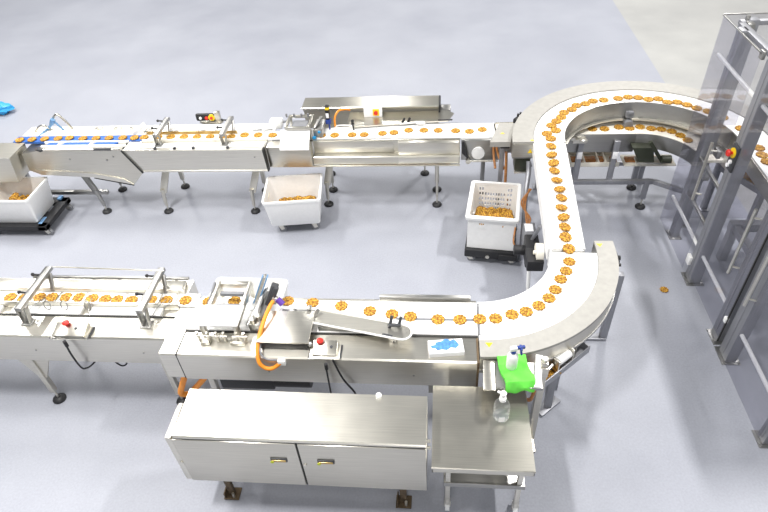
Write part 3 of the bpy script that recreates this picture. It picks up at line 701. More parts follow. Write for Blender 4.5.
b = MB(); b.obox((.83, 6.02, 1.14), (.10, .05, .06), Matrix.Rotation(.9, 3, 'Z'), .012); b.cyl((.84, 6.05, 1.17), (.84, 6.05, 1.20), .012, 10); b.cyl((.87, 6.08, 1.17), (.87, 6.08, 1.20), .012, 10); b.build('edge_sensor', BLACK, t)
b = MB(); b.box(2.05, 2.13, 6.16, 6.24, 1.06, 1.13, .01); b.cyl((2.09, 6.2, 1.0), (2.09, 6.14, .99), .05, 14); b.box(2.06, 2.12, 6.14, 6.18, 1.12, 1.15, .004); b.build('guide_block', GREYP, t)
for x, y in ((1.22, 6.36), (1.66, 6.48), (2.5, 6.50), (3.1, 5.9), (3.1, 4.4)):
    b = MB(); b.bar((x, y, .0), (x, y, 1.05), .06, .06, .004); b.box(x - .06, x + .06, y - .06, y + .06, 0, .012, .002); b.build('leg', ALU, t)

# ================================================================== lower belt inside the U
t = thing('return_conveyor', 'lower cream belt conveyor running inside the U-shaped curve on a grey frame', 'conveyor', (1.9, 6.1, 0))
C2 = (2.15, 5.45)
b = MB(); b.box(.62, 2.15, 6.0, 6.27, .925, .955, .003); b.ring(C2, .55, .82, 0, 90, .925, .955, 32); b.build('belt', CREAM, t)
b = MB(); b.box(.62, 2.15, 5.982, 5.997, .74, .965, .002); b.ring(C2, .535, .548, 0, 90, .80, .965, 28); b.build('front_side_plate', STEELD, t)
b = MB(); b.box(.62, 2.15, 6.273, 6.285, .78, .972, .002); b.ring(C2, .823, .835, 0, 90, .80, .972, 28); b.build('rear_side_plate', STEELB, t)
b = MB(); b.bar((1.30, 5.93, .37), (2.45, 5.93, .37), .05, .05); b.bar((1.30, 6.33, .37), (2.75, 6.33, .37), .05, .05); b.bar((2.45, 5.93, .37), (2.75, 5.72, .37), .05, .05); b.build('frame_rail', ALU, t)
for x, y in ((2.38, 5.93), (2.37, 6.33), (1.30, 5.93), (1.30, 6.33)):
    leg(t, x, y, .40 if x > 2 else .76, ALU, w=.055)
for x in (1.56, 1.95):
    b = MB(); b.bar((x, 5.955, .37), (x, 5.955, .9), .06, .045, .003); b.bar((x, 6.32, .37), (x, 6.32, .86), .05, .045, .003); p_ = b.build('upright', ALU, t)
    b = MB(); b.box(x - .028, x + .028, 5.928, 5.932, .68, .77, .001); b.build('sticker', CARD, p_, 'white sticker')
b = MB(); b.box(1.45, 1.60, 5.90, 5.98, .90, .95, .004); b.box(1.42, 1.47, 5.88, 5.92, .95, .985, .003); b.box(1.52, 1.6, 5.86, 5.9, .935, .96, .003); b.build('corner_bracket', STEELB, t)
b = MB(); b.prism([(2.10, .86), (2.32, .86), (2.37, .68), (2.20, .68)], 'y', 5.86, 5.975); b.bar((2.26, 5.84, .95), (2.44, 5.84, .70), .04, .04); b.cyl((2.42, 5.82, .74), (2.52, 5.82, .74), .045, 14); b.build('gearbox', OLIVE, t)
b = MB(); b.box(2.18, 2.46, 5.85, 5.98, .655, .678, .003); b.build('gearbox_bracket', STEELB, t)
b = MB(); b.box(1.50, 2.06, 6.05, 6.30, .50, .51, .003); b.box(1.50, 2.06, 6.045, 6.055, .50, .56, .003); b.box(1.50, 2.06, 6.295, 6.305, .50, .60, .003)
for x in (1.50, 1.66, 1.82, 1.9): b.box(x, x + .012, 6.05, 6.30, .50, .57, .002)
b.box(2.12, 2.7, 6.05, 6.28, .50, .52, .003); b.build('tray', CREAM, t)
b = MB(); b.box(1.52, 1.65, 6.12, 6.22, .512, .545, .01); b.box(1.68, 1.81, 6.12, 6.22, .512, .545, .01); b.box(1.84, 1.9, 6.12, 6.22, .512, .545, .008); b.box(1.98, 2.05, 6.12, 6.22, .512, .545, .01); b.box(2.14, 2.3, 6.1, 6.2, .521, .55, .01); b.box(2.48, 2.66, 6.08, 6.2, .521, .55, .01); b.build('crumb_strip', COPPER, t, 'orange brown strip lying in the tray')
for x, z in ((1.55, .5), (2.0, .5), (2.6, .5)):
    b = MB(); b.bar((x, 6.33, .39), (x, 6.25, z), .03, .03); b.build('tray_bracket', ALU, t)

# ================================================================== REAR LINE
# --- blue-belt chute section
t = thing('chute_conveyor', 'rear left conveyor with blue belt, tapering steel trough and bent tube gate', 'conveyor', (-4.4, 6.0, 0))
b = MB(); b.prism([(-5.07, .90), (-4.80, .945), (-3.777, .945), (-3.61, .63), (-3.80, .445), (-4.28, .555), (-4.95, .60), (-5.08, .66)], 'y', 5.80, 6.34); body = b.build('trough_body', STEEL, t)
b = MB(); b.bar((-3.762, 5.752, .957), (-3.596, 5.752, .645), .018, .016, .002); b.bar((-3.765, 5.8, .95), (-3.765, 6.3, .95), .012, .012, .002); b.bar((-4.28, 5.798, .548), (-3.80, 5.798, .438), .01, .012, .001); b.build('edge_seal', SLOT, body)
b = MB(); b.prism([(-5.0, .675), (-4.28, .62), (-3.9, .535), (-3.80, .455), (-4.28, .562), (-4.95, .605)], 'y', 5.788, 5.80); b.build('lower_fold', STEELB, body)
b = MB()
for x, z in ((-4.48, .82), (-4.02, .80), (-3.92, .85)): b.cyl((x, 5.80, z), (x, 5.792, z), .011, 10)
b.build('bolt', STEELD, body)
b = MB(); b.box(-5.25, -3.60, 5.97, 6.10, .935, .965, .003); b.build('belt', LBLUE, t, 'blue belt')
b = MB()
for x0, x1 in ((-4.78, -4.63), (-4.58, -4.22), (-4.18, -3.88)): b.prism([(x0, 5.875), (x1 - .03, 5.875), (x1, 5.94), (x0 + .03, 5.94)], 'z', .945, .966)
b.build('blue_panel', LBLUE, t)
b = MB(); b.box(-4.82, -3.75, 5.845, 5.875, .94, .972, .003); b.box(-4.82, -3.75, 5.94, 5.968, .94, .975, .003)
for x in (-4.605, -4.2): b.box(x - .02, x + .02, 5.87, 5.945, .94, .972, .002)
b.build('white_rail', WHITE, t)
b = MB(); b.cyl((-4.80, 5.79, .955), (-3.80, 5.79, .955), .013, 10); rd = b.build('lip_rod', STEELB, t)
b = MB(); b.tube([(-4.86, 5.79, .955), (-4.80, 5.79, .955), (-4.76, 5.79, .955)], [.004, .026, .014], 12); b.cyl((-4.12, 5.79, .957), (-3.9, 5.79, .957), .016, 10); b.build('rod_tip', DARK, rd)
b = MB(); b.box(-5.2, -3.60, 6.105, 6.33, .93, .97, .004); b.build('rear_panel', CREAM, t)
b = MB()
for x in (-4.3, -4.05, -3.85): b.box(x, x + .09, 6.22, 6.27, .97, .99, .004)
b.build('rear_clip', STEELB, t)
b = MB(); b.tube(curve([(-4.93, 6.27, .96), (-4.86, 6.27, 1.07), (-4.76, 6.27, 1.165), (-4.72, 6.27, 1.155), (-4.66, 6.27, 1.06), (-4.62, 6.27, .965)]), .014, 10); b.tube(curve([(-5.09, 6.2, .96), (-5.0, 6.2, 1.04), (-4.93, 6.2, 1.06), (-4.88, 6.2, 1.02)]), .012, 10); g = b.build('gate_tube', STEEL, t, 'bent grey tube gate')
b = MB(); b.bar((-4.95, 6.24, .96), (-4.80, 6.24, 1.10), .022, .03); b.bar((-4.80, 6.24, 1.10), (-4.72, 6.24, .965), .018, .02); b.bar((-4.98, 6.1, .965), (-4.93, 6.24, .99), .02, .02); b.bar((-4.84, 6.24, 1.06), (-4.80, 6.24, 1.12), .04, .05); b.build('gate_arm', STEELBLUE, t, 'blue arm of the gate')
for y in (5.83, 6.324): leg(t, -4.335, y, .56, STEELD, kick=-.12 if y < 6 else .05)
b = MB(); b.bar((-4.46, 5.9, .52), (-4.2, 6.3, .50), .07, .07); b.build('leg_brace', STEELD, t)
b = MB(); b.bar((-5.4, 6.02, .18), (-4.34, 6.02, .18), .05, .05); b.build('low_beam', STEELD, t)
leg(t, -5.42, 6.10, .5, STEELD)

t = thing('feeder_housing', 'large grey steel feeder housing at the left edge above the left white tote', 'machine', (-5.8, 5.85, 0))
b = MB(); b.prism([(-7.4, .95), (-5.09, .95), (-5.13, .62), (-7.4, .58)], 'y', 5.61, 5.955); b.build('housing', STEEL, t)
b = MB(); b.prism([(5.605, .95), (5.958, .95), (5.958, .96), (5.605, .96)], 'x', -7.4, -5.085); b.build('housing_lid', STEELB, t)
for x in (-7.1, -5.95): leg(t, x, 5.9, .6, STEELD)

# --- guide-rail section
t = thing('guide_rail_conveyor', 'rear stainless conveyor with two bridge brackets and yellow-black switch box', 'conveyor', (-2.9, 6.0, 0))
b = MB(); b.prism([(5.765, .655), (5.76, .66), (5.76, .945), (5.768, .955), (5.945, .955), (5.945, .935), (6.34, .935), (6.34, .68), (6.32, .655)], 'x', -3.585, -2.045); b.prism([(-3.752, .954), (-3.584, .954), (-3.584, .66), (-3.592, .66)], 'y', 5.762, 6.3); body = b.build('side_body', STEELB, t)
b = MB(); b.prism([(5.752, .655), (5.752, .672), (5.768, .68), (5.768, .655)], 'x', -3.585, -2.045); b.build('bottom_lip', STEELB, body)
b = MB(); b.cyl((-2.17, 5.762, .85), (-2.17, 5.754, .85), .01, 8); b.build('bolt', STEELD, body)
b = MB(); b.prism([(-2.062, .958), (-2.04, .958), (-2.03, .66), (-2.046, .66)], 'y', 5.745, 5.80); b.build('end_seal', SLOT, t)
b = MB()
for x0, x1 in ((-3.58, -3.36), (-3.35, -3.12), (-3.11, -2.90), (-2.89, -2.48), (-2.47, -2.06)): b.box(x0, x1, 5.80, 5.90, .955, .967, .003)
b.build('white_cover_strip', WHITE, t)
b = MB()
for x in (-3.355, -3.115, -2.89, -2.475): b.box(x - .012, x + .012, 5.765, 5.80, .955, .98, .003)
b.build('clip', DARK, t)
b = MB(); b.box(-3.58, -2.05, 5.948, 5.965, .94, .985, .003); b.build('front_guide_rail', CREAM, t)
b = MB(); b.box(-3.59, -2.05, 5.968, 6.105, .935, .966, .003); b.build('belt', CREAM, t)
b = MB(); b.box(-3.58, -2.45, 6.108, 6.122, .94, 1.0, .003); b.build('rear_guide_rail', BRASS, t, 'brassy rear rail')
b = MB(); b.box(-3.58, -2.0, 6.125, 6.33, .935, .975, .004); b.build('rear_panel', WHITE, t)
b = MB()
for x in (-3.62, -3.3, -2.95, -2.72, -2.25, -2.12): b.tube(curve([(x, 6.12, .98), (x + .04, 6.16, 1.02), (x + .1, 6.15, 1.0)]), .006, 6); b.box(x - .02, x + .1, 6.15, 6.17, .975, .985, .002)
b.build('guide_wire', STEELD, t)
for x, d in ((-3.33, 0), (-2.53, 0)): bridge(t, x, 5.86, 6.26, .966, 1.10)
b = MB(); b.bar((-3.75, 6.1, .98), (-3.62, 6.22, 1.05), .03, .05); b.build('end_bracket', WHITE, t)
b = MB(); b.box(-3.02, -2.72, 6.42, 6.46, .94, .955, .002); b.box(-2.80, -2.74, 6.40, 6.46, .95, 1.09, .003); b.box(-3.0, -2.75, 6.30, 6.46, .915, .932, .002); b.build('switch_bracket', STEEL, t)
b = MB(); b.obox((-2.92, 6.44, 1.015), (.27, .05, .095), None, .02); sb = b.build('switch_box', BLACK, t, 'black switch box')
b = MB(); b.cyl((-2.845, 6.42, 1.02), (-2.845, 6.405, 1.02), .042, 18); b.build('yellow_ring', YELLOW, sb)
b = MB(); b.cyl((-2.845, 6.405, 1.02), (-2.845, 6.39, 1.02), .017, 14); b.cyl((-2.91, 6.42, 1.015), (-2.91, 6.40, 1.015), .022, 12); b.build('stop_button', REDP, sb)
b = MB(); b.cyl((-2.99, 6.42, 1.015), (-2.99, 6.405, 1.015), .018, 12); b.build('push_button', CARD, sb)
for x in (-3.5, -2.352):
    leg(t, x, 5.835, .66, STEEL, kick=.09); leg(t, x + .03, 6.39 if x < -3 else 6.3, .66, STEEL)

# --- rear wrapper with white belt
t = thing('wrapping_machine', 'rear stainless wrapping machine with hanging white sheet and long white exit belt', 'machine', (-1.0, 6.1, 0))
b = MB(); b.prism([(5.835, .693), (5.83, .70), (5.83, .79), (5.84, .80), (5.925, .80), (5.925, .962), (5.94, .962), (5.94, .94), (6.34, .94), (6.34, .70), (6.32, .693)], 'x', -1.50, .205); b.box(-2.025, -1.505, 5.795, 5.94, .685, .955, .005); body = b.build('side_body', STEEL, t)
b = MB(); b.box(-1.48, -.56, 5.915, 5.924, .81, .955, .002); b.box(-.50, .19, 5.86, 5.92, .80, .956, .003); b.box(-.50, .19, 5.823, 5.829, .71, .79, .002); b.build('access_panel', STEELB, body)
b = MB(); b.box(-2.0, .205, 5.80, 5.83, .682, .692, .002); b.build('bottom_lip', STEELB, body)
b = MB(); b.box(-1.2, .1, 5.84, 5.88, .67, .69, .002); b.build('edge_strip', COPPER, body)
b = MB(); b.box(-1.985, .2, 5.942, 5.955, .94, .955, 0); b.build('slot', SLOT, t)
b = MB(); b.prism([(-2.04, 5.97), (-.62, 5.965), (-.4, 5.955), (.205, 5.955), (.205, 6.28), (-.7, 6.28), (-2.04, 6.14)], 'z', .94, .965); b.build('belt', BELT, t)
b = MB(); b.prism([(-1.13, 6.30), (-1.13, 6.53), (.056, 6.545), (.14, 6.47), (.07, 6.29), (-.2, 6.27), (-1.08, 6.17)], 'z', .985, 1.0); b.build('guard_plate', STEEL, t)
b = MB(); b.bar((-.05, 6.29, 1.005), (.12, 6.30, 1.005), .02, .012); b.cyl((-.47, 6.26, 1.0), (-.44, 6.26, 1.05), .014, 10); b.cyl((-.40, 6.27, 1.0), (-.38, 6.27, 1.05), .014, 10); b.cyl((-1.06, 6.24, 1.0), (-1.06, 6.24, 1.05), .018, 10); b.cyl((-1.05, 6.16, .97), (-1.05, 6.16, 1.03), .015, 10); b.build('clamp_knob', BLACK, t)
b = MB(); b.box(-.3, -.2, 6.2, 6.25, 1.0, 1.012, .003); b.bar((-.5, 6.22, 1.0), (-.22, 6.27, 1.0), .02, .012); b.build('guide_strip', WHITE, t)
b = MB(); b.prism([(5.75, .945), (5.755, .935), (5.96, 1.085), (5.95, 1.095)], 'x', -1.855, -1.515); b.build('hanging_sheet', WHITE, t, 'white hanging sheet')
b = MB()
for x in (-1.79, -1.52): b.bar((x, 5.93, 1.13), (x, 6.22, 1.13), .03, .03); b.bar((x, 5.96, .96), (x, 5.96, 1.13), .03, .03); b.bar((x, 6.2, .96), (x, 6.2, 1.13), .03, .03)
b.bar((-1.79, 6.2, 1.13), (-1.52, 6.2, 1.13), .03, .03); b.bar((-1.79, 5.94, 1.12), (-1.52, 5.94, 1.12), .03, .03); hd = b.build('sealing_head', STEEL, t)
b = MB(); b.box(-1.75, -1.56, 6.0, 6.17, 1.02, 1.10, .01)
for x in (-1.83, -1.74, -1.65, -1.57): b.cyl((x, 6.19, 1.13), (x, 6.19, 1.17), .012, 8)
b.cyl((-1.86, 6.1, 1.12), (-1.80, 6.1, 1.12), .015, 8); b.build('head_motor', GREYP, hd)
b = MB(); b.box(-1.49, -1.38, 5.98, 6.24, .97, 1.07, .006); b.bar((-1.47, 6.0, 1.08), (-1.42, 6.2, 1.12), .03, .02); b.build('mechanism', STEELD, t)
b = MB(); b.box(-1.50, -1.46, 5.945, 5.97, .965, 1.0, .006); b.sphere((-1.42, 5.99, 1.04), .022, 10); b.box(-1.88, -1.83, 5.96, 6.0, .965, 1.0, .006); b.build('blue_fitting', SKYB, t)
b = MB(); b.box(-2.08, -1.93, 6.24, 6.36, .94, 1.04, .012); b.build('white_box', WHITE, t)
b = MB(); b.obox((-1.33, 6.16, 1.20), (.05, .06, .17), Matrix.Rotation(.05, 3, 'Y'), .012); s_ = b.build('label_sensor', BLACK, t, 'black upright sensor')
b = MB(); b.obox((-1.326, 6.15, 1.255), (.053, .05, .03), None, .006); b.build('sensor_cap', YELLOW, s_)
b = MB(); b.obox((-1.33, 6.128, 1.17), (.035, .006, .06), None, .002); b.build('sensor_label', CARD, s_)
b = MB(); b.box(-1.36, -1.30, 6.12, 6.19, 1.06, 1.11, .008); b.bar((-1.33, 6.18, .965), (-1.33, 6.18, 1.07), .02, .02); b.build('sensor_base', NAVY, s_)
b = MB(); b.tube(curve([(-1.26, 6.17, 1.0), (-1.26, 6.2, 1.1), (-1.22, 6.26, 1.16), (-1.14, 6.30, 1.16), (-1.10, 6.36, 1.12)]), .012, 8); b.build('sensor_cable', ORANGE, t, 'orange cable')
b = MB(); b.tube(curve([(-1.24, 6.13, .965), (-1.235, 6.14, 1.03), (-1.1, 6.14, 1.035), (-1.06, 6.13, 1.03), (-1.055, 6.13, .965)]), .008, 8); b.build('wire_guard', WHITE, t)
b = MB(); b.box(-.94, -.72, 6.40, 6.45, 1.0, 1.12, .006); eb = b.build('stop_box', CARD, t, 'pale emergency stop box')
b = MB(); b.box(-.83, -.755, 6.392, 6.40, 1.02, 1.105, .002); b.build('stop_plate', YELLOW, eb)
b = MB(); b.cyl((-.793, 6.392, 1.062), (-.793, 6.37, 1.062), .024, 14); b.build('stop_button', REDP, eb)
leg(t, -1.43, 5.985, .67, STEEL, kick=.06); leg(t, -1.418, 6.3, .70, STEEL); leg(t, -.057, 5.975, .67, STEEL, w=.03); leg(t, -.061, 6.3, .70, STEEL)
b = MB(); b.bar((-1.9, 6.0, .63), (-1.45, 6.0, .63), .05, .05); b.build('cross_beam', STEELD, t)

# --- end section
t = thing('end_conveyor', 'short rear conveyor end with round white cover and slanted steel hood', 'conveyor', (.35, 6.1, 0))
b = MB(); b.box(.21, .60, 5.955, 6.28, .935, .965, .003); b.build('belt', BELT, t)
b = MB(); b.box(.22, .66, 5.90, 5.912, .70, .955, .003); b.box(.22, .66, 6.29, 6.30, .75, .955, .003); b.box(.22, .6, 5.912, 5.95, .94, .95, .002); b.build('side_plate', STEELD, t)
b = MB(); b.prism([(.41 + .075 * math.cos(a) * (1 if math.cos(a) > 0 or math.sin(a) > 0 else .95), .795 + .08 * math.sin(a)) for a in [2 * PI * k / 14 for k in range(14)]], 'y', 5.885, 5.90); b.build('round_cover', WHITE, t)
b = MB(); b.cyl((.32, 5.87, .705), (.64, 5.87, .705), .012, 10); b.cyl((.30, 5.89, .705), (.30, 5.85, .705), .03, 12); b.build('tension_rod', STEELB, t)
b = MB(); b.prism([(.215, .965), (.245, .965), (.30, .74), (.225, .82)], 'y', 5.85, 5.89); b.build('black_flap', BLACK, t)
b = MB(); b.prism([(.505, 5.53), (.72, 5.53), (.80, 5.93), (.626, 5.94)], 'z', 1.135, 1.15); b.prism([(.505, 5.53), (.72, 5.53), (.72, 5.545), (.51, 5.545)], 'z', 1.09, 1.135); hood = b.build('hood', APRON, t)
b = MB(); b.box(.62, .72, 5.56, 5.60, 1.05, 1.09, .006); b.build('hood_latch', BLACK, hood)
b = MB(); b.prism([(.62, 5.70), (.67, 5.70), (.65, 5.73)], 'z', 1.1505, 1.1512); b.build('hood_label', YELLOW, hood)
b = MB(); b.bar((.66, 5.70, .0), (.66, 5.70, 1.13), .05, .05, .003); b.bar((.64, 5.70, 1.1), (.64, 6.28, .9), .04, .03, .003); b.box(.60, .72, 5.64, 5.76, 0, .012, .002); b.build('hood_post', ALU, t)
b = MB()
for q in range(2): b.tube(curve([(.58 + .03 * q, 5.88, .90), (.585 + .05 * q, 5.84, .80), (.60 + .10 * q, 5.72 - .02 * q, .70)]), .014, 8)
b.tube(curve([(.70, 5.66, .95), (.71, 5.64, .75), (.72, 5.62, .5), (.76, 5.6, .3), (.82, 5.5, .2)]), .016, 8)
b.build('cable', COPPER, t, 'orange brown cable bundle')
leg(t, .50, 6.22, .78, STEELD)

# --- long cabinet behind the rear wrapper
t = thing('rear_cabinet', 'long low dull steel cover box standing behind the rear wrapping machine', 'cabinet', (-.9, 6.6, 0))
b = MB(); b.prism([(6.58, .76), (6.56, 1.0), (6.465, 1.09), (6.475, 1.10), (6.74, 1.10), (6.74, .76)], 'x', -1.71, -.045); b.build('cover', STEEL, t)
b = MB(); b.box(-.045, -.02, 6.49, 6.745, .98, 1.10, .006); b.build('end_cap', BLACK, t, 'black end cap')
b = MB(); b.box(-.03, .10, 6.56, 6.7, .88, 1.0, .004); b.build('end_box', STEELD, t)
for x in (-1.5, -.227): leg(t, x, 6.68, .77, STEEL)

# ================================================================== rear crates and dollies
cr = solid_tote('plastic_tote', 'white plastic tote with cookie scrap under the rear wrapper, on small castors', -1.745, 5.62, .145, .11, .68, .56, .37)
t = thing('tote_dolly', 'small dark castor dolly under the middle rear white tote', 'dolly', (0, 0, 0))
b = MB(); b.box(-.26, .26, -.2, .2, .118, .145, .004); b.build('platform', GREYP, t)
for sx in (-.2, .2):
    for sy in (-.15, .15): caster(t, sx, sy, .118, .045)
t.location = (-1.745, 5.62, 0); t.rotation_euler = (0, 0, .11)
def heap(cx, cy, z0, z1, rz, w, d, what):
    n = 16; b = MB(); rg = []
    rd = random.Random(int(w * 1000 + z1 * 100))
    V = [[(-w / 2 + w * i / n, -d / 2 + d * j / n, z1 - .03 + rd.uniform(-.02, .02) + .03 * math.cos(3 * (i / n - .5)) * math.cos(3 * (j / n - .5)) if 0 < i < n and 0 < j < n else z0) for i in range(n + 1)] for j in range(n + 1)]
    flat = [v for r in V for v in r]
    b.add(flat, [(j * (n + 1) + i, j * (n + 1) + i + 1, (j + 1) * (n + 1) + i + 1, (j + 1) * (n + 1) + i) for j in range(n) for i in range(n)])
    b.xf(Matrix.Translation((cx, cy, 0)) @ Matrix.Rotation(rz, 4, 'Z'))
    o = b.build('cookie_scrap', COOKIE); o['kind'] = 'stuff'; tag(o, 'heap of crumbled golden cookie scrap filling the ' + what, 'cookie scrap')
def pile(cx, cy, z, rz, n, dx, dy, what, group):
    P = []
    for i in range(n):
        f = i / (n - 1) - .5; P.append((f * dx, random.uniform(-dy, dy)))
    c, s = math.cos(rz), math.sin(rz)
    for i, (u, v) in enumerate(P):
        cookie((cx + u * c - v * s, cy + u * s + v * c, z + .02 * (i % 2) + .012 * (i % 3)), 'broken golden cookie, %s from the left in the %s' % (ORD[i], what), group, (random.uniform(-.5, .5), random.uniform(-.4, .4)), random.uniform(.9, 1.1))
heap(-1.735, 5.60, .165, .31, .11, .50, .38, 'middle rear tote under the rear wrapper'); pile(-1.735, 5.50, .375, .11, 7, .36, .04, 'white tote under the rear wrapper', 'cookie scrap in the middle rear tote')
cr = solid_tote('plastic_tote', 'white plastic tote with cookie scrap at the left edge, on a black dolly', -5.255, 5.60, .17, .0, .66, .52, .36)
t = thing('tote_dolly', 'black plastic dolly with blue corners under the left edge white tote', 'dolly', (0, 0, 0))
b = MB(); b.box(-.42, .42, -.30, -.20, .10, .168, .012); b.box(-.42, .42, .22, .33, .10, .168, .012); b.box(.30, .42, -.3, .33, .10, .168, .012); b.box(-.42, -.30, -.3, .33, .10, .168, .012); b.box(-.32, .32, -.03, .03, .12, .16, .006); b.build('frame', BLACK, t)
b = MB(); b.box(.29, .34, -.24, -.1, .15, .17, .004); b.box(.29, .345, .25, .33, .168, .2, .01); b.build('corner_stop', STEELBLUE, t, 'blue corner stops')
for sx in (-.34, .37):
    for sy in (-.24, .27): caster(t, sx, sy, .10, .04)
t.location = (-5.255, 5.60, 0)
heap(-5.255, 5.60, .19, .33, .0, .50, .38, 'left edge tote on the black dolly'); pile(-5.19, 5.55, .37, .0, 7, .30, .08, 'white tote at the left edge', 'cookie scrap in the left edge tote')

# perforated crate
def perf(b, org, U, V, N, w, h, holes, th=.012):
    us = sorted({0, w} | {q for r in holes for q in (r[0], r[1])}); vs = sorted({0, h} | {q for r in holes for q in (r[2], r[3])})
    U, V, N, org = Vector(U), Vector(V), Vector(N), Vector(org)
    for j in range(len(vs) - 1):
        run = None
        for i in range(len(us)):
            last = i == len(us) - 1
            hole = last or any(r[0] - 1e-6 <= us[i] and us[i + 1] <= r[1] + 1e-6 and r[2] - 1e-6 <= vs[j] and vs[j + 1] <= r[3] + 1e-6 for r in holes)
            if hole:
                if run is not None and us[i] - run > 1e-6:
                    q = [org + U * a + V * c + N * e for e in (0, th) for a, c in ((run, vs[j]), (us[i], vs[j]), (us[i], vs[j + 1]), (run, vs[j + 1]))]
                    b.add(q, [(0, 3, 2, 1), (4, 5, 6, 7), (0, 1, 5, 4), (1, 2, 6, 5), (2, 3, 7, 6), (3, 0, 4, 7)])
                run = None
            elif run is None: run = us[i]
t = thing('perforated_crate', 'white slotted plastic crate with cookie scrap on a black dolly beside the link belt', 'crate', (0, 0, 0))
W, D, H = .50, .64, .42
def slots(w):
    out = []
    for r in range(5):
        z0 = .06 + .066 * r
        for k in range(8 if r < 4 else 0): out.append((w / 2 - .115 + k * .029, w / 2 - .115 + k * .029 + .017, z0, z0 + .04))
        for e in (.07, .10): out.append((e, e + .016, z0, z0 + .04)); out.append((w - e - .016, w - e, z0, z0 + .04))
    return out
small = [(W / 2 - .2 + k * .028, W / 2 - .2 + k * .028 + .016, .05, .075) for k in range(14)] 
b = MB(); perf(b, (-W / 2, D / 2, 0), (1, 0, 0), (0, 0, 1), (0, -1, 0), W, H, slots(W)); b.build('rear_wall', WHITE, t, smooth=False)
b = MB(); perf(b, (-W / 2, -D / 2, 0), (1, 0, 0), (0, 0, 1), (0, 1, 0), W, H, [(.12 + k * .018, .132 + k * .018, .31, .34) for k in range(3)] + [(.11 + k * .016, .121 + k * .016, .262, .268) for k in range(6)] + [(.36, .372, .30, .33)]); b.build('front_wall', WHITE, t, smooth=False)
for s in (-1, 1):
    b = MB(); perf(b, (s * W / 2, -D / 2 + .012, 0), (0, 1, 0), (0, 0, 1), (-s, 0, 0), D - .024, H, slots(D - .024)); b.build('side_wall', WHITE, t, smooth=False)
b = MB(); b.box(-W / 2 + .012, W / 2 - .012, -D / 2 + .012, D / 2 - .012, 0, .012, 0); b.build('base', WHITE, t)
b = MB(); b.loft([rrect(W + .05, D + .05, .03, H - .03), rrect(W + .055, D + .055, .03, H), rrect(W + .04, D + .04, .03, H + .008), rrect(W - .03, D - .03, .02, H + .008), rrect(W - .026, D - .026, .02, H - .03)], False, True); b.build('rim', WHITE, t)
t.location = (.565, 5.22, .20); t.rotation_euler = (0, 0, -.13)
t = thing('crate_dolly', 'black dolly with grey castors under the white slotted crate', 'dolly', (0, 0, 0))
b = MB(); b.box(-.27, .27, -.36, .34, .09, .195, .014); b.box(.10, .30, -.38, -.22, .10, .17, .01); b.build('platform', BLACK, t)
b = MB(); b.cyl((-.02, -.362, .12), (-.02, -.37, .12), .022, 12); b.build('front_badge', STEEL, t)
for sx in (-.22, .22):
    for sy in (-.30, .28): caster(t, sx, sy, .09, .04)
t.location = (.565, 5.22, 0); t.rotation_euler = (0, 0, -.13)
heap(.565, 5.2, .214, .37, -.13, .45, .58, 'white slotted crate beside the link belt'); pile(.555, 5.13, .395, -.13, 9, .34, .06, 'white slotted crate', 'cookie scrap in the slotted crate')

# ================================================================== guard fence
FX = 2.543
t = thing('safety_guard', 'tall clear-panelled machine guard with grey posts on the right side', 'guard', (2.6, 4.3, 0))
for y0, y1, z0 in ((4.83, 5.69, .02), (3.79, 4.60, .10), (2.80, 3.56, .02)):
    b = MB(); b.box(FX, FX + .008, y0, y1, z0, 2.34, 0); b.build('clear_panel', GLASS, t, smooth=False)
b = MB(); b.box(FX + .01, 4.4, 5.685, 5.693, .02, 2.35, 0); b.build('clear_panel', GLASS, t, smooth=False)
b = MB(); b.bar((FX + .004, 4.82, 2.345), (FX + .004, 5.70, 2.345), .014, .012, .001); b.bar((FX, 5.69, 2.355), (4.4, 5.69, 2.355), .014, .012, .001); b.build('panel_edge', STEELD, t)
b = MB(); b.bar((FX + .004, 3.785, .06), (FX + .004, 3.785, 2.34), .012, .012, .001); b.build('panel_seal', SLOT, t)
for x, y, w, d, zt in ((2.62, 5.40, .07, .11, 2.33), (2.77, 5.61, .10, .09, 2.34), (2.605, 4.67, .11, .14, 2.34), (2.605, 3.88, .10, .13, 2.34), (2.605, 3.655, .10, .15, 2.34), (2.605, 2.80, .09, .1, 2.34)):
    b = MB(); b.box(x - w / 2, x + w / 2, y - d / 2, y + d / 2, .012, zt, .006)
    b.box(x - w / 2 - .004, x - w / 2 + .002, y - .012, y + .012, .05, zt - .02, .001)
    p_ = b.build('post', ALU, t)
    b = MB(); b.box(x - w / 2 - .03, x + w / 2 + .03, y - d / 2 - .03, y + d / 2 + .03, 0, .012, .002)
    for s in (-1, 1): b.cyl((x + s * (w / 2 + .015), y - d / 2 - .015, .01), (x + s * (w / 2 + .015), y - d / 2 - .015, .03), .01, 8)
    b.build('base_plate', STEELD, p_)
for z, x, segs in ((.39, 2.575, ((4.76, 5.62), (3.95, 4.59), (2.86, 3.57))), (2.01, 2.575, ((4.75, 5.63), (3.95, 4.59), (2.86, 3.57)))):
    for y0, y1 in segs:
        b = MB(); b.bar((x, y0, z), (x, y1, z), .026, .026, .004); b.build('rail', WHITE, t, 'pale horizontal rail')
b = MB(); b.bar((2.66, 2.8, 2.31), (2.66, 5.55, 2.31), .06, .04, .004); b.bar((2.66, 2.8, 2.31), (4.3, 2.8, 2.31), .06, .04, .004); b.bar((2.66, 5.6, 2.31), (4.3, 5.6, 2.31), .06, .04, .004); b.build('top_beam', ALU, t)
b = MB(); b.box(FX + .01, 4.38, 2.76, 4.6, 2.345, 2.36, .002); b.build('unseen_roof_sheet', ALU, t)  # out of view, put in to shade the floor inside and beside the guard
b = MB(); b.box(4.3, 4.38, 2.8, 2.88, 0, 2.34, .006); b.box(4.3, 4.38, 5.58, 5.66, 0, 2.34, .006); b.build('back_post', ALU, t)
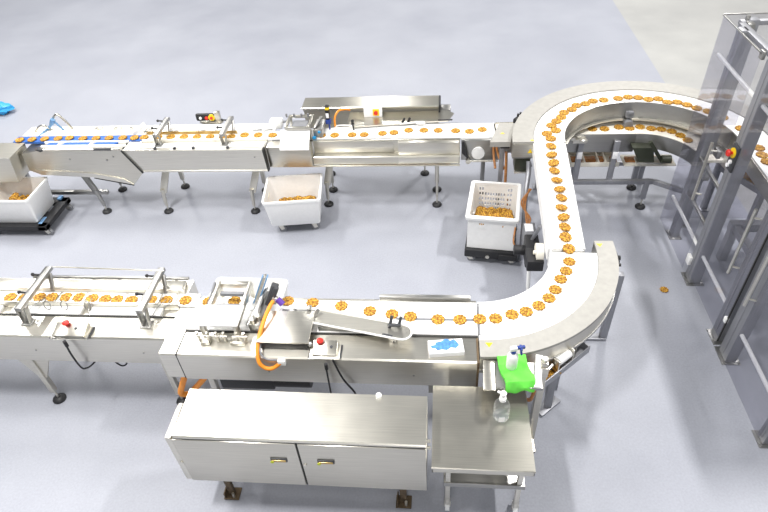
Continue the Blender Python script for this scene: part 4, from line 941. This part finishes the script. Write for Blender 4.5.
for y, z0, z1 in ((5.02, .77, 1.42), (3.985, .73, 1.42), (3.60, .72, 1.30)):
    b = MB(); b.cyl((2.50, y, z0), (2.50, y, z1), .014, 10)
    for z in (z0 + .08, z1 - .08): b.cyl((2.50, y, z), (2.56, y - .03, z), .009, 8)
    b.build('handle', STEELB, t)
b = MB(); b.box(2.70, 2.76, 5.50, 5.58, 2.25, 2.33, .006); b.box(2.60, 2.68, 5.42, 5.5, 1.98, 2.06, .006); b.cyl((2.72, 5.6, 2.33), (2.72, 5.6, 2.37), .02, 10); b.box(2.54, 2.57, 4.80, 4.86, 2.30, 2.37, .006); b.build('hinge', STEELD, t)
b = MB(); b.box(2.52, 2.552, 4.70, 4.78, .17, .27, .006); b.box(2.53, 2.56, 3.78, 3.82, .30, .36, .004); b.build('door_stop', WHITE, t)
eb = MB(); eb.box(2.528, 2.551, 4.60, 4.715, 1.355, 1.605, .008); eb = eb.build('stop_box', DARK, t, 'dark emergency stop box')
b = MB(); b.box(2.523, 2.529, 4.61, 4.705, 1.365, 1.595, .002); b.build('stop_box_face', DARK, eb)
b = MB(); b.cyl((2.524, 4.65, 1.535), (2.513, 4.65, 1.535), .046, 20); b.build('yellow_ring', YELLOW, eb)
b = MB(); b.cyl((2.514, 4.65, 1.535), (2.49, 4.65, 1.535), .014, 12); b.tube([(2.492, 4.65, 1.535), (2.48, 4.65, 1.535), (2.468, 4.65, 1.535)], [.03, .034, .026], 16); b.build('stop_button', REDP, eb)
b = MB(); b.cyl((2.524, 4.64, 1.45), (2.508, 4.64, 1.45), .02, 12); b.cyl((2.524, 4.665, 1.405), (2.508, 4.665, 1.405), .02, 12); b.build('push_button', CARD, eb)
# boxes fixed on the first bay
b = MB(); b.box(2.60, 2.66, 5.15, 5.3, .9, 1.02, .008); b.box(2.60, 2.64, 5.05, 5.15, 1.22, 1.3, .006); b.bar((2.60, 4.76, 1.05), (2.60, 5.35, 1.05), .03, .03); b.bar((2.60, 4.76, .62), (2.60, 5.35, .62), .03, .03); b.build('lock_bracket', STEELD, t)

# equipment inside the guard
t = thing('stacking_chute', 'sloping grey chute holding cookies on edge inside the clear guard', 'chute', (3.3, 5.4, 0))
A3 = Vector((3.20, 5.78, .60)); B3 = Vector((3.45, 5.30, .60))
b = MB(); dv_ = (B3 - A3).normalized(); sd = Vector((-dv_.y, dv_.x, 0))
b.bar(A3 - dv_ * .08, B3 + dv_ * .3, .20, .02, .003); b.bar(A3 - dv_ * .08 + sd * .1 + Vector((0, 0, .03)), B3 + dv_ * .3 + sd * .1 + Vector((0, 0, .03)), .012, .06, .002); b.bar(A3 - dv_ * .08 - sd * .1 + Vector((0, 0, .03)), B3 + dv_ * .3 - sd * .1 + Vector((0, 0, .03)), .012, .06, .002)
b.build('channel', ALU, t)
for q in (.0, .75):
    p = A3.lerp(B3, q); b = MB(); b.bar((p.x, p.y, 0), (p.x, p.y, .59), .06, .06); b.build('leg', ALU, t)
n = 14
for i in range(n):
    p = A3.lerp(B3, i / (n - 1)) + Vector((0, 0, .063))
    o = bpy.data.objects.new('lattice_cookie', CM); COL.objects.link(o)
    o.matrix_world = Matrix.Translation(p) @ Vector((0, 0, 1)).rotation_difference(dv_).to_matrix().to_4x4()
    o['label'] = 'golden cookie on edge in the chute inside the guard, %s from the far end' % ORD[i]; o['category'] = 'cookie'; o['group'] = 'cookies on edge in the chute'
t = thing('machine_frame', 'grey low machine frame with dark gearbox inside the clear guard', 'frame', (3.4, 4.6, 0))
b = MB(); b.bar((2.95, 5.0, .45), (4.2, 5.0, .45), .08, .10); b.bar((2.95, 4.2, .45), (4.2, 4.2, .45), .08, .10); b.bar((3.0, 4.2, .45), (3.0, 5.0, .45), .06, .08)
for x, y in ((3.0, 5.0), (3.0, 4.2), (4.15, 5.0), (4.15, 4.2)): b.bar((x, y, 0), (x, y, .42), .08, .08)
b.build('base_frame', ALU, t)
b = MB(); b.box(3.4, 3.7, 4.5, 4.75, .48, .8, .02); b.cyl((3.55, 4.5, .62), (3.55, 4.35, .62), .09, 16); b.build('gearbox', DARK, t)

# unidentified light blue object at far left, modelled as a bag on the floor
b = MB()
rnd = random.Random(5)
b2 = bmesh.new(); bmesh.ops.create_icosphere(b2, subdivisions=3, radius=1)
for v in b2.verts:
    k = 1 + .12 * math.sin(7 * v.co.x + 3 * v.co.y) + .1 * math.sin(9 * v.co.z + 4 * v.co.x)
    v.co = Vector((v.co.x * .22 * k, v.co.y * .14 * k, max(0, .09 + v.co.z * .09 * k)))
b.merge(b2, Matrix.Translation((-7.50, 8.62, 0)))
tag(b.build('blue_object', SKYB), 'small unidentified light blue object modelled as a bag at the far left', 'unidentified object')

# ------------------------------------------------------------------ camera
cam = bpy.data.cameras.new('camera'); co = bpy.data.objects.new('camera', cam); COL.objects.link(co)
cam.sensor_width = 36; cam.lens = 588.196 * 36 / 768; cam.clip_end = 100
r2 = Vector((0.99527, 0.07787, -0.05800)); u2 = Vector((-0.00786, 0.65997, 0.75125)); fw = Vector((-0.09678, 0.74725, -0.65746))
co.matrix_world = Matrix.Translation((0, 0, 4.4)) @ Matrix((r2, u2, -fw)).transposed().to_4x4()
SC.camera = co

# ------------------------------------------------------------------ light: hall lamps + pale interior
w = bpy.data.worlds.new('hall'); SC.world = w; w.use_nodes = True
nt = w.node_tree; bg = nt.nodes['Background']
bg.inputs[0].default_value = (.93, .96, 1.0, 1); bg.inputs[1].default_value = .32
def lamp(x, y, z, sx, sy, p, col=(1, .98, .95)):
    l = bpy.data.lights.new('hall_lamp', 'AREA'); l.shape = 'RECTANGLE'; l.size = sx; l.size_y = sy; l.energy = p; l.color = col
    o = bpy.data.objects.new('hall_lamp', l); COL.objects.link(o); o.location = (x, y, z); return o
for x, y, sx, sy, p in ((-5.0, 7.6, .9, 2.4, 400), (-5.5, 4.2, .5, 1.6, 200), (-3.0, 1.5, .4, 1.2, 560), (3.9, 3.6, .3, .9, 560), (3.0, 10, .4, 1.4, 200), (-9.5, 2.5, .6, 2, 400), (-9.5, 9, .6, 2, 350),
                        (-9, 15.5, .6, 2, 520), (4.5, 14, .6, 2, 620), (-2, 19, .6, 2, 500), (9.5, 8, .6, 2, 220), (9.5, 1, .6, 2, 180), (0, -3.5, 1.6, .6, 300)): lamp(x, y, 8, sx, sy, p)
v = SC.view_settings
SC.display_settings.display_device = 'sRGB'
v.view_transform = 'Standard'; v.look = 'None'; v.gamma = 1; v.use_curve_mapping = False; v.exposure = -.14
